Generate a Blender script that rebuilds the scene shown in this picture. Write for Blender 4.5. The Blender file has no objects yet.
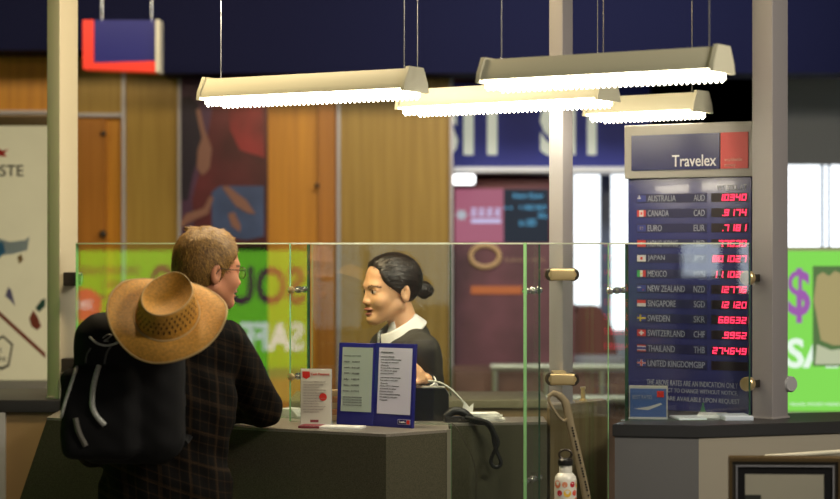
import bpy, bmesh, math, random
import numpy as np
from mathutils import Vector, Matrix, Euler
random.seed(4)
S = bpy.context.scene
COL = S.collection
PI = math.pi
R = math.radians

# ------------------------------------------------------------------ camera
FOC = 85.0 / 36.0 * 840.0
CAMZ = 1.66
cam_d = bpy.data.cameras.new('camera'); cam = bpy.data.objects.new('camera', cam_d); COL.objects.link(cam)
cam.location = (0, 0, CAMZ); cam.rotation_euler = (PI/2, 0, 0)
cam_d.lens = 85; cam_d.sensor_width = 36; cam_d.shift_y = -5.5/840.0
cam_d.dof.use_dof = True; cam_d.dof.focus_distance = 6.15; cam_d.dof.aperture_fstop = 2.2
cam_d.clip_end = 200
S.camera = cam

# ------------------------------------------------------------------ world + exposure
w = bpy.data.worlds.new('world'); S.world = w; w.use_nodes = True
bg = w.node_tree.nodes['Background']; bg.inputs[0].default_value = (1.0, 0.90, 0.72, 1); bg.inputs[1].default_value = 0.11
S.view_settings.view_transform = 'Standard'; S.view_settings.look = 'None'
S.view_settings.exposure = 0.0; S.view_settings.gamma = 1.0; S.view_settings.use_curve_mapping = False

def area(name, loc, target, sx, sy, power, color):
    d = bpy.data.lights.new(name, 'AREA'); d.shape = 'RECTANGLE'; d.size = sx; d.size_y = sy
    d.energy = power; d.color = color
    o = bpy.data.objects.new(name, d); COL.objects.link(o); o.location = loc
    o.rotation_euler = (Vector(target)-Vector(loc)).to_track_quat('-Z', 'Y').to_euler()
    return o
# unseen fill lights added above the frame: wood wall, kiosk, right side, shop
area('wall_fill_light', (-1.0, 9.0, 3.3), (-1.0, 11.0, 1.7), 4.0, 0.3, 46, (1.0, 0.84, 0.58))
area('kiosk_fill_light', (-0.80, 6.15, 3.05), (-0.1, 6.6, 1.4), 0.4, 0.3, 38, (1.0, 0.78, 0.46))
area('right_fill_light', (2.3, 3.6, 3.2), (1.0, 6.3, 0.9), 0.8, 0.5, 68, (1.0, 0.90, 0.74))
area('shop_fill_light', (1.2, 9.2, 3.2), (1.2, 11.5, 1.6), 2.0, 0.4, 34, (0.9, 0.93, 1.0))

# ------------------------------------------------------------------ helpers
def P(px, py, Y):
    return Vector(((px-420)/FOC*Y, Y, CAMZ+(244-py)/FOC*Y))
def X(px, Y): return (px-420)/FOC*Y
def Z(py, Y): return CAMZ+(244-py)/FOC*Y

MATS = {}
def mat(name, color, rough=0.5, metal=0.0, spec=0.5, emit=None, es=1.0, noise=0.0, nscale=30, bump=0.0, bscale=200, coat=0.0, stretch=None, sss=0.0):
    if name in MATS: return MATS[name]
    m = bpy.data.materials.new(name); m.use_nodes = True
    nt = m.node_tree; b = nt.nodes['Principled BSDF']
    b.inputs['Base Color'].default_value = (*color, 1); b.inputs['Roughness'].default_value = rough
    b.inputs['Metallic'].default_value = metal; b.inputs['Specular IOR Level'].default_value = spec
    b.inputs['Coat Weight'].default_value = coat
    if sss:
        b.inputs['Subsurface Weight'].default_value = sss; b.inputs['Subsurface Radius'].default_value = (0.01, 0.004, 0.002); b.inputs['Subsurface Scale'].default_value = 0.6
    if emit is not None:
        b.inputs['Emission Color'].default_value = (*emit, 1); b.inputs['Emission Strength'].default_value = es
    if noise or bump:
        tc = nt.nodes.new('ShaderNodeTexCoord'); mp = nt.nodes.new('ShaderNodeMapping')
        nt.links.new(tc.outputs['Object'], mp.inputs[0])
        if stretch: mp.inputs['Scale'].default_value = stretch
    if noise:
        n = nt.nodes.new('ShaderNodeTexNoise'); n.inputs['Scale'].default_value = nscale; n.inputs['Detail'].default_value = 5
        nt.links.new(mp.outputs[0], n.inputs['Vector'])
        mx = nt.nodes.new('ShaderNodeMix'); mx.data_type = 'RGBA'
        mr = nt.nodes.new('ShaderNodeMapRange'); mr.inputs[1].default_value = 0.3; mr.inputs[2].default_value = 0.7
        nt.links.new(n.outputs['Fac'], mr.inputs[0]); nt.links.new(mr.outputs[0], mx.inputs[0])
        mx.inputs[6].default_value = (*[c*(1-noise) for c in color], 1); mx.inputs[7].default_value = (*[min(1, c*(1+noise)) for c in color], 1)
        nt.links.new(mx.outputs[2], b.inputs['Base Color'])
    if bump:
        n = nt.nodes.new('ShaderNodeTexNoise'); n.inputs['Scale'].default_value = bscale; n.inputs['Detail'].default_value = 4
        nt.links.new(mp.outputs[0], n.inputs['Vector'])
        bp = nt.nodes.new('ShaderNodeBump'); bp.inputs['Strength'].default_value = bump; bp.inputs['Distance'].default_value = 0.004
        nt.links.new(n.outputs['Fac'], bp.inputs['Height']); nt.links.new(bp.outputs[0], b.inputs['Normal'])
    MATS[name] = m
    return m

def wood(name, c1, c2, rough=0.35):
    m = bpy.data.materials.new(name); m.use_nodes = True; nt = m.node_tree; b = nt.nodes['Principled BSDF']
    tc = nt.nodes.new('ShaderNodeTexCoord'); mp = nt.nodes.new('ShaderNodeMapping'); mp.inputs['Scale'].default_value = (22, 22, 0.7)
    n = nt.nodes.new('ShaderNodeTexNoise'); n.inputs['Scale'].default_value = 1.6; n.inputs['Detail'].default_value = 6; n.inputs['Distortion'].default_value = 0.4
    r = nt.nodes.new('ShaderNodeValToRGB'); r.color_ramp.elements[0].position = 0.3; r.color_ramp.elements[1].position = 0.7
    r.color_ramp.elements[0].color = (*c1, 1); r.color_ramp.elements[1].color = (*c2, 1)
    nt.links.new(tc.outputs['Object'], mp.inputs[0]); nt.links.new(mp.outputs[0], n.inputs['Vector'])
    nt.links.new(n.outputs['Fac'], r.inputs[0]); nt.links.new(r.outputs[0], b.inputs['Base Color'])
    b.inputs['Roughness'].default_value = rough
    return m

def emis(name, color, strength):
    if name in MATS: return MATS[name]
    m = mat(name, (0.02, 0.02, 0.02), 0.6, emit=color, es=strength, spec=0.1)
    return m

def glass_mat(name, tint, base_r=0.04, rough=0.0):
    m = bpy.data.materials.new(name); m.use_nodes = True; nt = m.node_tree; nt.nodes.clear()
    out = nt.nodes.new('ShaderNodeOutputMaterial'); mix = nt.nodes.new('ShaderNodeMixShader')
    tr = nt.nodes.new('ShaderNodeBsdfTransparent'); tr.inputs[0].default_value = (*tint, 1)
    gl = nt.nodes.new('ShaderNodeBsdfGlossy'); gl.inputs['Roughness'].default_value = rough; gl.inputs['Color'].default_value = (1, 1, 1, 1)
    g = nt.nodes.new('ShaderNodeNewGeometry')
    dot = nt.nodes.new('ShaderNodeVectorMath'); dot.operation = 'DOT_PRODUCT'
    nt.links.new(g.outputs['Incoming'], dot.inputs[0]); nt.links.new(g.outputs['Normal'], dot.inputs[1])
    def mth(op, a, b=None):
        n = nt.nodes.new('ShaderNodeMath'); n.operation = op
        for i, v in enumerate((a, b)):
            if v is None: continue
            if isinstance(v, (int, float)): n.inputs[i].default_value = v
            else: nt.links.new(v, n.inputs[i])
        return n.outputs[0]
    a = mth('ABSOLUTE', dot.outputs['Value']); i = mth('SUBTRACT', 1.0, a); p = mth('POWER', i, 5.0)
    f = mth('ADD', mth('MULTIPLY', p, 1-base_r), base_r)
    nt.links.new(f, mix.inputs[0]); nt.links.new(tr.outputs[0], mix.inputs[1]); nt.links.new(gl.outputs[0], mix.inputs[2])
    nt.links.new(mix.outputs[0], out.inputs[0])
    return m

class MB:
    def __init__(s): s.bm = bmesh.new(); s.mi = 0; s.mats = []
    def m(s, material):
        if material not in s.mats: s.mats.append(material)
        s.mi = s.mats.index(material); return s
    def _f(s, vs, smooth=False):
        try:
            f = s.bm.faces.new(vs); f.material_index = s.mi; f.smooth = smooth; return f
        except ValueError: return None
    def box(s, a, b, bevel=0.0):
        a, b = Vector(a), Vector(b)
        x0, x1 = sorted((a.x, b.x)); y0, y1 = sorted((a.y, b.y)); z0, z1 = sorted((a.z, b.z))
        v = [s.bm.verts.new(c) for c in ((x0,y0,z0),(x1,y0,z0),(x1,y1,z0),(x0,y1,z0),(x0,y0,z1),(x1,y0,z1),(x1,y1,z1),(x0,y1,z1))]
        fs = [s._f([v[i] for i in q]) for q in ((3,2,1,0),(4,5,6,7),(0,1,5,4),(1,2,6,5),(2,3,7,6),(3,0,4,7))]
        if bevel:
            es = set(e for f in fs for e in f.edges)
            r = bmesh.ops.bevel(s.bm, geom=list(es), offset=bevel, segments=3, profile=0.6, affect='EDGES')
            for f in r['faces']: f.material_index = s.mi; f.smooth = True
        return s
    def prism(s, pts, z0, z1, pts_low=None, bevel=0):
        lo = [s.bm.verts.new((x, y, z0)) for x, y in (pts_low or pts)]; hi = [s.bm.verts.new((x, y, z1)) for x, y in pts]
        n = len(pts); fs = [s._f(list(reversed(lo))), s._f(hi)]
        for i in range(n): fs.append(s._f([lo[i], lo[(i+1) % n], hi[(i+1) % n], hi[i]]))
        if bevel:
            r = bmesh.ops.bevel(s.bm, geom=list(set(e for f in fs for e in f.edges)), offset=bevel, segments=2, affect='EDGES')
            for f in r['faces']: f.material_index = s.mi
        return s
    def prism_y(s, pts, y0, y1):       # polygon in xz, extruded along y
        a = [s.bm.verts.new((x, y0, z)) for x, z in pts]; b = [s.bm.verts.new((x, y1, z)) for x, z in pts]
        n = len(pts); s._f(list(reversed(a))); s._f(b)
        for i in range(n): s._f([a[i], a[(i+1) % n], b[(i+1) % n], b[i]])
        return s
    def tube(s, path, rad, n=10, cap=True, closed=False, flat=1.0):
        path = [Vector(p) for p in path]; N = len(path)
        rads = rad if isinstance(rad, (list, tuple)) else [rad]*N
        rings = []; up = None
        for i, p in enumerate(path):
            if closed: t = path[(i+1) % N]-path[i-1]
            else: t = path[min(i+1, N-1)]-path[max(i-1, 0)]
            t.normalize()
            if up is None: up = Vector((0, 0, 1)) if abs(t.z) < 0.9 else Vector((1, 0, 0))
            u = up - t*up.dot(t); u.normalize(); up = u; v = t.cross(u)
            rings.append([s.bm.verts.new(p+(u*math.cos(2*PI*k/n)+v*math.sin(2*PI*k/n)*flat)*rads[i]) for k in range(n)])
        for i in range(N if closed else N-1):
            a, b = rings[i], rings[(i+1) % N]
            for k in range(n): s._f([a[k], a[(k+1) % n], b[(k+1) % n], b[k]], True)
        if cap and not closed: s._f(list(reversed(rings[0]))); s._f(rings[-1])
        return s
    def lathe(s, prof, c=(0, 0, 0), n=32, axis='z'):
        rings = []
        for r, h in prof:
            ring = []
            for k in range(n):
                a = 2*PI*k/n; x, y = r*math.cos(a), r*math.sin(a)
                q = {'z': (x, y, h), 'y': (x, h, y), 'x': (h, x, y)}[axis]
                ring.append(s.bm.verts.new((c[0]+q[0], c[1]+q[1], c[2]+q[2])))
            rings.append(ring)
        for a, b in zip(rings, rings[1:]):
            for k in range(n): s._f([a[k], a[(k+1) % n], b[(k+1) % n], b[k]], True)
        s._f(rings[0]); s._f(rings[-1])
        return s
    def ball(s, c, r, n=16, m=10):
        r = Vector((r, r, r)) if isinstance(r, (int, float)) else Vector(r); rings = []
        top = s.bm.verts.new((c[0], c[1], c[2]+r.z)); bot = s.bm.verts.new((c[0], c[1], c[2]-r.z))
        for j in range(1, m):
            t = PI*j/m
            rings.append([s.bm.verts.new((c[0]+r.x*math.sin(t)*math.cos(2*PI*k/n), c[1]+r.y*math.sin(t)*math.sin(2*PI*k/n), c[2]+r.z*math.cos(t))) for k in range(n)])
        for k in range(n):
            s._f([top, rings[0][k], rings[0][(k+1) % n]], True); s._f([bot, rings[-1][(k+1) % n], rings[-1][k]], True)
            for a, b in zip(rings, rings[1:]): s._f([a[k], b[k], b[(k+1) % n], a[(k+1) % n]], True)
        return s
    def poly(s, pts):
        s._f([s.bm.verts.new(p) for p in pts]); return s
    def build(s, name, material=None, parent=None, loc=None, rotz=None, normals=True):
        if normals: bmesh.ops.recalc_face_normals(s.bm, faces=s.bm.faces)
        me = bpy.data.meshes.new(name); s.bm.to_mesh(me); s.bm.free(); me.set_sharp_from_angle(angle=R(42))
        for m_ in (s.mats or [material]): me.materials.append(m_)
        o = bpy.data.objects.new(name, me); COL.objects.link(o)
        if parent: o.parent = parent
        if loc is not None: o.location = loc
        if rotz is not None: o.rotation_euler = (0, 0, rotz)
        return o

def tag(o, label=None, cat=None, group=None, kind=None):
    if label: o['label'] = label
    if cat: o['category'] = cat
    if group: o['group'] = group
    if kind: o['kind'] = kind
    return o
def thing(name, label, cat, loc=(0, 0, 0), rotz=0, group=None):
    o = bpy.data.objects.new(name, None); COL.objects.link(o); o.location = loc; o.rotation_euler = (0, 0, rotz)
    o.empty_display_size = 0.05
    return tag(o, label, cat, group)
def struct(o): o['kind'] = 'structure'; return o

class Frame:                       # a vertical plane: origin, yaw; finds (u, z) where a sight line meets it
    def __init__(s, ox, oy, ang): s.o = (ox, oy); s.a = ang
    def uz(s, px, py):
        c, sn = math.cos(s.a), math.sin(s.a); dx = (px-420)/FOC
        # o + u*(c,sn) = t*(dx,1)
        t = (s.o[0]*sn - s.o[1]*c)/(dx*sn - c)
        u = (t*dx-s.o[0])*c + (t-s.o[1])*sn
        return u, CAMZ+(244-py)/FOC*t
def between(xa, ya, xb, yb): return Frame(xa, ya, math.atan2(yb-ya, xb-xa))

def text(parent, s, box, y, material, name='lettering', ext=0.0006, bold=0.0, align=None, font_shear=0.0, flip=False):
    """text mesh fitted to local box (u0, z0, u1, z1), facing local -y"""
    c = bpy.data.curves.new(name, 'FONT'); c.body = s; c.extrude = ext; c.offset = bold; c.shear = font_shear; c.resolution_u = 3
    t = bpy.data.objects.new(name, c); COL.objects.link(t)
    dg = bpy.context.evaluated_depsgraph_get(); dg.update()
    me = bpy.data.meshes.new_from_object(t.evaluated_get(dg))
    bpy.data.objects.remove(t); bpy.data.curves.remove(c)
    n = len(me.vertices); co = np.empty(n*3); me.vertices.foreach_get('co', co); co = co.reshape(-1, 3)
    lo, hi = co.min(0), co.max(0)
    u0, z0, u1, z1 = box
    out = np.empty_like(co)
    out[:, 0] = u0 + (co[:, 0]-lo[0])/(hi[0]-lo[0])*(u1-u0)
    out[:, 2] = z0 + (co[:, 1]-lo[1])/(hi[1]-lo[1])*(z1-z0)
    out[:, 1] = y - co[:, 2]
    me.vertices.foreach_set('co', out.reshape(-1)); me.update()
    me.name = name; me.materials.clear(); me.materials.append(material)
    o = bpy.data.objects.new(name, me); COL.objects.link(o); o.parent = parent
    return o

# ---- signed-distance modelling for organic shapes
def axis(lo, hi, flo, fhi, fine, coarse):
    a = []
    x = lo
    while x < hi:
        a.append(x); x += fine if flo-coarse < x < fhi else coarse
    a.append(x); return np.array(a, dtype=np.float32)
def surfnet(xs, ys, zs, F):
    ins = F < 0
    nx, ny, nz = F.shape
    pos = np.zeros((nx-1, ny-1, nz-1, 3), np.float32); cnt = np.zeros((nx-1, ny-1, nz-1), np.float32)
    ax = [xs, ys, zs]
    for d in range(3):
        for o1 in (0, 1):
            for o2 in (0, 1):
                off = [0, 0, 0]; oth = [k for k in range(3) if k != d]; off[oth[0]] = o1; off[oth[1]] = o2
                sl0 = tuple(slice(off[k], off[k]+F.shape[k]-1) for k in range(3))
                off2 = list(off); off2[d] = 1
                sl1 = tuple(slice(off2[k], off2[k]+F.shape[k]-1) for k in range(3))
                A, B = F[sl0], F[sl1]; ch = (A < 0) != (B < 0)
                i, j, k = np.nonzero(ch); a = A[i, j, k]; b = B[i, j, k]; t = a/(a-b)
                idx = [i, j, k]
                for e in range(3):
                    c = ax[e]
                    if e == d: pos[i, j, k, e] += c[idx[e]]+t*(c[idx[e]+1]-c[idx[e]])
                    else: pos[i, j, k, e] += c[idx[e]+off[e]]
                cnt[i, j, k] += 1
    act = cnt > 0
    ids = np.full(cnt.shape, -1, np.int64); ids[act] = np.arange(act.sum())
    V = pos[act]/cnt[act][:, None]
    quads = []
    for d in range(3):
        u, v = (d+1) % 3, (d+2) % 3
        sl0 = [slice(None)]*3; sl1 = [slice(None)]*3
        sl0[d] = slice(0, F.shape[d]-1); sl1[d] = slice(1, F.shape[d])
        for s_ in (sl0, sl1):
            s_[u] = slice(1, F.shape[u]-1); s_[v] = slice(1, F.shape[v]-1)
        A, B = ins[tuple(sl0)], ins[tuple(sl1)]
        for flip, ch in ((False, A & ~B), (True, ~A & B)):
            idx = list(np.nonzero(ch)); idx[u] = idx[u]+1; idx[v] = idx[v]+1
            def cell(du, dv):
                q = [None]*3; q[d] = idx[d]; q[u] = idx[u]-du; q[v] = idx[v]-dv
                return ids[q[0], q[1], q[2]]
            c = [cell(1, 1), cell(0, 1), cell(0, 0), cell(1, 0)]
            if flip: c = c[::-1]
            quads.append(np.stack(c, 1))
    Q = np.concatenate(quads)
    return V, Q
def mesh_np(name, V, Q, mats, parent=None, mi=None, smooth=True):
    me = bpy.data.meshes.new(name)
    me.from_pydata(V.tolist(), [], Q.tolist())
    for m_ in mats: me.materials.append(m_)
    if mi is not None: me.polygons.foreach_set('material_index', mi.astype(np.int32))
    me.polygons.foreach_set('use_smooth', np.full(len(Q), smooth)); me.update()
    o = bpy.data.objects.new(name, me); COL.objects.link(o)
    if parent: o.parent = parent
    return o
def v3(a): return np.array(a, dtype=np.float32)
class Sp:
    """sample points, optionally in a local frame"""
    def __init__(s, x, y, z): s.x, s.y, s.z = x, y, z
    def local(s, origin, M):     # rows of M = local axes in world
        x, y, z = s.x-origin[0], s.y-origin[1], s.z-origin[2]
        return Sp(*[M[r][0]*x+M[r][1]*y+M[r][2]*z for r in range(3)])
def ell(p, c, r):
    x, y, z = p.x-c[0], p.y-c[1], p.z-c[2]
    k0 = np.sqrt((x/r[0])**2+(y/r[1])**2+(z/r[2])**2)+1e-6
    k1 = np.sqrt((x/r[0]**2)**2+(y/r[1]**2)**2+(z/r[2]**2)**2)+1e-6
    return k0*(k0-1)/k1
def cone(p, a, b, ra, rb):
    a, b = v3(a), v3(b); d = b-a; L = float((d*d).sum())+1e-9
    x, y, z = p.x-a[0], p.y-a[1], p.z-a[2]
    t = np.clip((x*d[0]+y*d[1]+z*d[2])/L, 0, 1)
    return np.sqrt((x-t*d[0])**2+(y-t*d[1])**2+(z-t*d[2])**2)-(ra+(rb-ra)*t)
def rbox(p, c, h, r):
    qx, qy, qz = abs(p.x-c[0])-h[0]+r, abs(p.y-c[1])-h[1]+r, abs(p.z-c[2])-h[2]+r
    return np.sqrt(np.maximum(qx, 0)**2+np.maximum(qy, 0)**2+np.maximum(qz, 0)**2)+np.minimum(np.maximum(qx, np.maximum(qy, qz)), 0)-r
def smin(a, b, k):
    h = np.clip(0.5+0.5*(b-a)/k, 0, 1); return b*(1-h)+a*h-k*h*(1-h)
def smax(a, b, k): return -smin(-a, -b, k)
def U(k, *ds):
    r = ds[0]
    for d in ds[1:]: r = smin(r, d, k)
    return r
def grid(xs, ys, zs): return Sp(xs[:, None, None], ys[None, :, None], zs[None, None, :])
def head_axes(az, pitch=0, roll=0):
    f = Vector((math.cos(az)*math.cos(pitch), math.sin(az)*math.cos(pitch), math.sin(pitch)))
    l = Vector((-math.sin(az), math.cos(az), 0)); u = f.cross(l)
    if roll:
        q = Matrix.Rotation(roll, 3, f); l = q @ l; u = q @ u
    return [tuple(f), tuple(l), tuple(u)]

# ------------------------------------------------------------------ materials
M_olive = wood('olive_veneer', (0.27, 0.155, 0.022), (0.38, 0.235, 0.042))
M_orange = wood('orange_veneer', (0.42, 0.16, 0.010), (0.58, 0.25, 0.018))
M_dorange = wood('deep_orange_veneer', (0.34, 0.12, 0.010), (0.42, 0.16, 0.018))
M_joint = mat('aluminium_joint', (0.45, 0.42, 0.42), 0.4, 0.3)
M_ceil = mat('navy_ceiling_paint', (0.006, 0.007, 0.030), 0.8, spec=0.1)
M_floor = mat('floor_tile', (0.16, 0.15, 0.14), 0.3, noise=0.15, nscale=8)
M_post = mat('satin_aluminium_post', (0.31, 0.29, 0.30), 0.5, 0.1)
M_post_l = mat('lit_aluminium_post', (0.72, 0.67, 0.52), 0.5, 0.1)  # paler copy of the post metal; warm lamp light is in its colour
M_ctr_front = mat('speckled_grey_laminate', (0.080, 0.075, 0.048), 0.8, spec=0.12, noise=0.35, nscale=350)
M_ctr_top = mat('counter_top_laminate', (0.20, 0.18, 0.15), 0.35, noise=0.25, nscale=300)
M_strip = mat('counter_edge_strip', (0.22, 0.21, 0.15), 0.4)
M_glass = glass_mat('clear_glass', (0.965, 0.985, 0.975), 0.05)
M_gedge = mat('glass_edge_lit', (0.27, 0.58, 0.27), 0.15, spec=0.8)  # light piped through the glass is put into this green
M_gedge_dark = mat('glass_edge_dark', (0.02, 0.07, 0.04), 0.2, spec=0.8)
M_gtop = mat('glass_edge_highlight', (0.62, 0.66, 0.52), 0.2, spec=0.7)  # pale cream paints the highlight along the polished top edge
M_brass = mat('satin_brass', (0.72, 0.55, 0.28), 0.32, 0.7)
M_chrome = mat('chrome', (0.75, 0.74, 0.70), 0.18, 0.9)
M_darkmetal = mat('dark_bronze', (0.055, 0.045, 0.035), 0.35, 0.6)
M_black = mat('black_plastic', (0.010, 0.010, 0.010), 0.4)
M_blackm = mat('matt_black', (0.008, 0.008, 0.009), 0.8, spec=0.2)
M_white = mat('white_paper', (0.78, 0.78, 0.74), 0.7)
M_cream = mat('cream_paint', (0.60, 0.57, 0.46), 0.5)
M_wgrey = mat('light_grey_paint', (0.42, 0.42, 0.44), 0.5)
M_blue = mat('royal_blue_frame', (0.012, 0.014, 0.16), 0.35)
M_navy = mat('navy_panel', (0.012, 0.014, 0.09), 0.25)
M_red = mat('signal_red', (0.55, 0.02, 0.012), 0.5)
M_maroon = mat('maroon_print', (0.20, 0.03, 0.04), 0.6)
M_ink = mat('grey_ink', (0.16, 0.17, 0.18), 0.7)
M_lightink = mat('pale_grey_ink', (0.28, 0.30, 0.38), 0.6)
M_tan = mat('tan_laminate', (0.30, 0.20, 0.09), 0.5, noise=0.08, nscale=5)
M_beige = mat('beige_laminate', (0.34, 0.31, 0.25), 0.55)
M_grey = mat('grey_laminate', (0.12, 0.12, 0.125), 0.55)
M_dtop = mat('charcoal_worktop', (0.022, 0.022, 0.024), 0.4)
M_brownlam = wood('dark_brown_laminate', (0.13, 0.095, 0.045), (0.22, 0.17, 0.09), 0.45)
M_tube = emis('fluorescent_lamp', (1.0, 0.90, 0.68), 24.0)
M_fix = mat('cream_fixture_enamel', (0.60, 0.58, 0.44), 0.45)

# ------------------------------------------------------------------ setting
YW = 11.0
FW = Frame(0, YW, 0)
mb = MB(); mb.box((-9, -11, -0.05), (6, 14, 0)); struct(mb.build('floor', M_floor))
mb = MB()
mb.box((-9, 3.2, 3.4), (6, 14, 3.5))
mb.box((X(160, 10.6), 10.6, Z(73, 10.6)), (6, 10.98, 3.4))
mb.box((-6, 10.6, Z(50, 10.6)), (X(160, 10.6), 10.98, 3.4))
struct(mb.build('ceiling', M_ceil))
mb = MB()
def wseg(p0, p1, m, z0=0.0, z1=3.4): mb.m(m).box((X(p0, YW), YW, z0), (X(p1, YW), YW+0.1, z1))
wseg(-420, 123, M_orange); wseg(123, 179, M_olive); wseg(179, 268, M_blackm); wseg(268, 318, M_orange); wseg(318, 338, M_dorange)
wseg(338, 453, M_olive)
struct(mb.build('wall_back'))
for i, px in enumerate((123.5, 179.5, 338.5, 451.5)):
    mb = MB(); mb.box((X(px-1.6, YW-.02), YW-0.03, 0), (X(px+1.6, YW-.02), YW+0.0, 3.2), 0.003)
    struct(mb.build('trim_%d' % (i+1), M_joint))
mb = MB(); mb.box((X(78, YW), YW-.04, Z(117, YW)), (X(122, YW), YW, Z(113.5, YW))); mb.box((X(0, YW), YW-.04, Z(114, YW)), (X(60, YW), YW, Z(111, YW)))
struct(mb.build('trim_5', M_joint))
struct(MB().box((-8.6, 3.2, 0), (-8.5, 14, 3.4)).build('wall_left', M_cream if False else mat('hall_wall_dark', (0.05, 0.05, 0.05), 0.8)))
M_veil = emis('veil_glow', (0.72, 0.90, 0.95), 0.85)
M_hallday2 = emis('hall_daylight_bright', (0.80, 0.90, 1.0), 3.2)
for n_, x0, x1, z0_, z1_, m_ in ((3, 4.57, 5.03, 1.28, 3.2, M_hallday2), (4, 5.26, 5.6, 1.1, 3.2, M_hallday2), (5, -1.6, -0.75, 0.6, 3.2, M_veil), (6, -0.62, 0.6, 0.9, 3.2, M_veil)):  # last two: unseen glowing panels added to haze the rear glass
    g = struct(MB().box((x0, -10.55, z0_), (x1, -10.5, z1_)).build('window_%d' % n_, m_))
    MB().box((x0-.06, -10.6, 0), (x0, -10.45, 3.3)).build('mullion', mat('hall_mullion', (0.05, 0.05, 0.05), 0.5), g)
    MB().box((x0, -10.6, 0), (x1, -10.47, z0_)).build('sill_panel', MATS['hall_mullion'], g)
# upper olive panel left of joint
mb = MB(); mb.box((X(64, YW), YW-.02, Z(113.5, YW)), (X(122, YW), YW, Z(50, YW))); struct(mb.build('trim_6', M_olive))
# orange door with lock
d = MB().box((X(80, YW), YW-.03, 0), (X(106, YW), YW, Z(119, YW))).build('door_1', M_dorange); struct(d)
MB().ball((X(104.5, YW), YW-.05, Z(234, YW)), 0.022).build('door_lock', M_darkmetal, d)
MB().ball((X(104.5, YW), YW-.04, Z(134, YW)), 0.016).build('door_closer', M_darkmetal, d)
d = MB().box((X(319, YW), YW-.03, 0), (X(335.5, YW), YW, 2.45)).build('door_2', M_dorange); struct(d)
MB().ball((X(317.5, YW), YW-.04, Z(186, YW)), 0.014).build('door_lock', M_darkmetal, d)

# wall poster (large flat print)
poster = thing('wall_poster', 'large dark maroon and blue poster on the wood wall above the man', 'poster', (0, YW, 0))
def fpart(parent, frame_y, pts, y, material, name):   # flat polygon part at local y, from points seen on plane Y
    return MB().prism_y([(X(a, frame_y), Z(b, frame_y)) for a, b in pts], y, y+0.002).build(name, material, parent)
M_p1 = mat('poster_maroon', (0.085, 0.014, 0.016), 0.3, noise=0.6, nscale=3.0)
M_p2 = mat('poster_violet', (0.075, 0.030, 0.060), 0.3, noise=0.3, nscale=3)
M_p3 = mat('poster_blue', (0.050, 0.075, 0.16), 0.3, noise=0.3, nscale=4)
M_p4 = mat('poster_skin', (0.24, 0.11, 0.075), 0.3)
M_p5 = mat('poster_dark', (0.018, 0.012, 0.022), 0.3)
M_p6 = mat('poster_red', (0.22, 0.02, 0.02), 0.3, noise=0.5, nscale=4)
YP = YW-0.03
MB().box((X(181, YP), -0.03, Z(246, YP)), (X(267.5, YP), 0.0, Z(72, YP))).build('poster_sheet', M_p1, poster)
fpart(poster, YP, [(181, 246), (181, 74), (205, 74), (212, 110), (205, 150), (192, 200), (196, 246)], -0.034, M_p2, 'print_shape')
fpart(poster, YP, [(181, 200), (181, 98), (190, 96), (198, 104), (203, 125), (201, 150), (193, 175), (188, 200)], -0.037, M_p5, 'print_shape')
fpart(poster, YP, [(196, 110), (200, 108), (205, 130), (212, 148), (210, 168), (203, 176), (197, 168), (198, 150), (202, 138)], -0.040, M_p4, 'print_shape')
fpart(poster, YP, [(212, 192), (220, 186), (264, 186), (264, 236), (246, 240), (212, 234)], -0.034, M_p3, 'print_shape')
fpart(poster, YP, [(222, 187), (228, 186), (246, 200), (256, 214), (248, 213), (236, 206)], -0.038, M_p4, 'print_shape')
fpart(poster, YP, [(228, 214), (234, 212), (241, 226), (240, 232), (232, 226)], -0.038, M_p4, 'print_shape')
fpart(poster, YP, [(181, 222), (186, 214), (204, 208), (210, 196), (214, 198), (208, 214), (190, 222), (181, 228)], -0.040, M_p4, 'print_shape')
fpart(poster, YP, [(228, 100), (262, 96), (265, 158), (240, 150), (230, 130)], -0.034, M_p6, 'print_shape')

# back of the shop area (right)
YB = 12.0
mb = MB(); mb.m(mat('shop_wall', (0.16, 0.06, 0.05), 0.7, noise=0.25, nscale=2)).box((X(440, YB), YB, 0), (X(574, YB), YB+.1, 3.4))
mb.m(mat('pale_wall', (0.42, 0.46, 0.52), 0.7)).box((X(574, YB), YB, 0), (X(1100, YB), YB+.1, Z(330, YB)))
mb.box((X(631, YB), YB, Z(330, YB)), (X(786, YB), YB+.1, 3.4)); mb.box((X(842, YB), YB, Z(330, YB)), (X(1100, YB), YB+.1, 3.4))
mb.box((X(574, YB), YB, Z(165, YB)), (X(1100, YB), YB+.1, 3.4))
struct(mb.build('wall_shop'))
M_day = emis('overcast_daylight', (0.90, 0.96, 1.0), 2.2)
def window(n, p0, p1, y0, y1, bars):
    g = MB().box((X(p0, YB), YB+0.04, Z(y1, YB)), (X(p1, YB), YB+0.06, Z(y0, YB))).build('window_%d' % n, M_day); struct(g)
    for a, b in bars:
        MB().box((X(a, YB), YB-0.02, Z(y1, YB)), (X(b, YB), YB+0.03, Z(y0, YB)), 0.004).build('mullion', mat('slate_blue_mullion', (0.10, 0.14, 0.24), 0.4), g)
    return g
window(1, 574, 631, 165, 330, ((600, 611), (628, 631)))
window(2, 786, 842, 165, 330, ((821, 823.5), (828, 830)))

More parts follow.
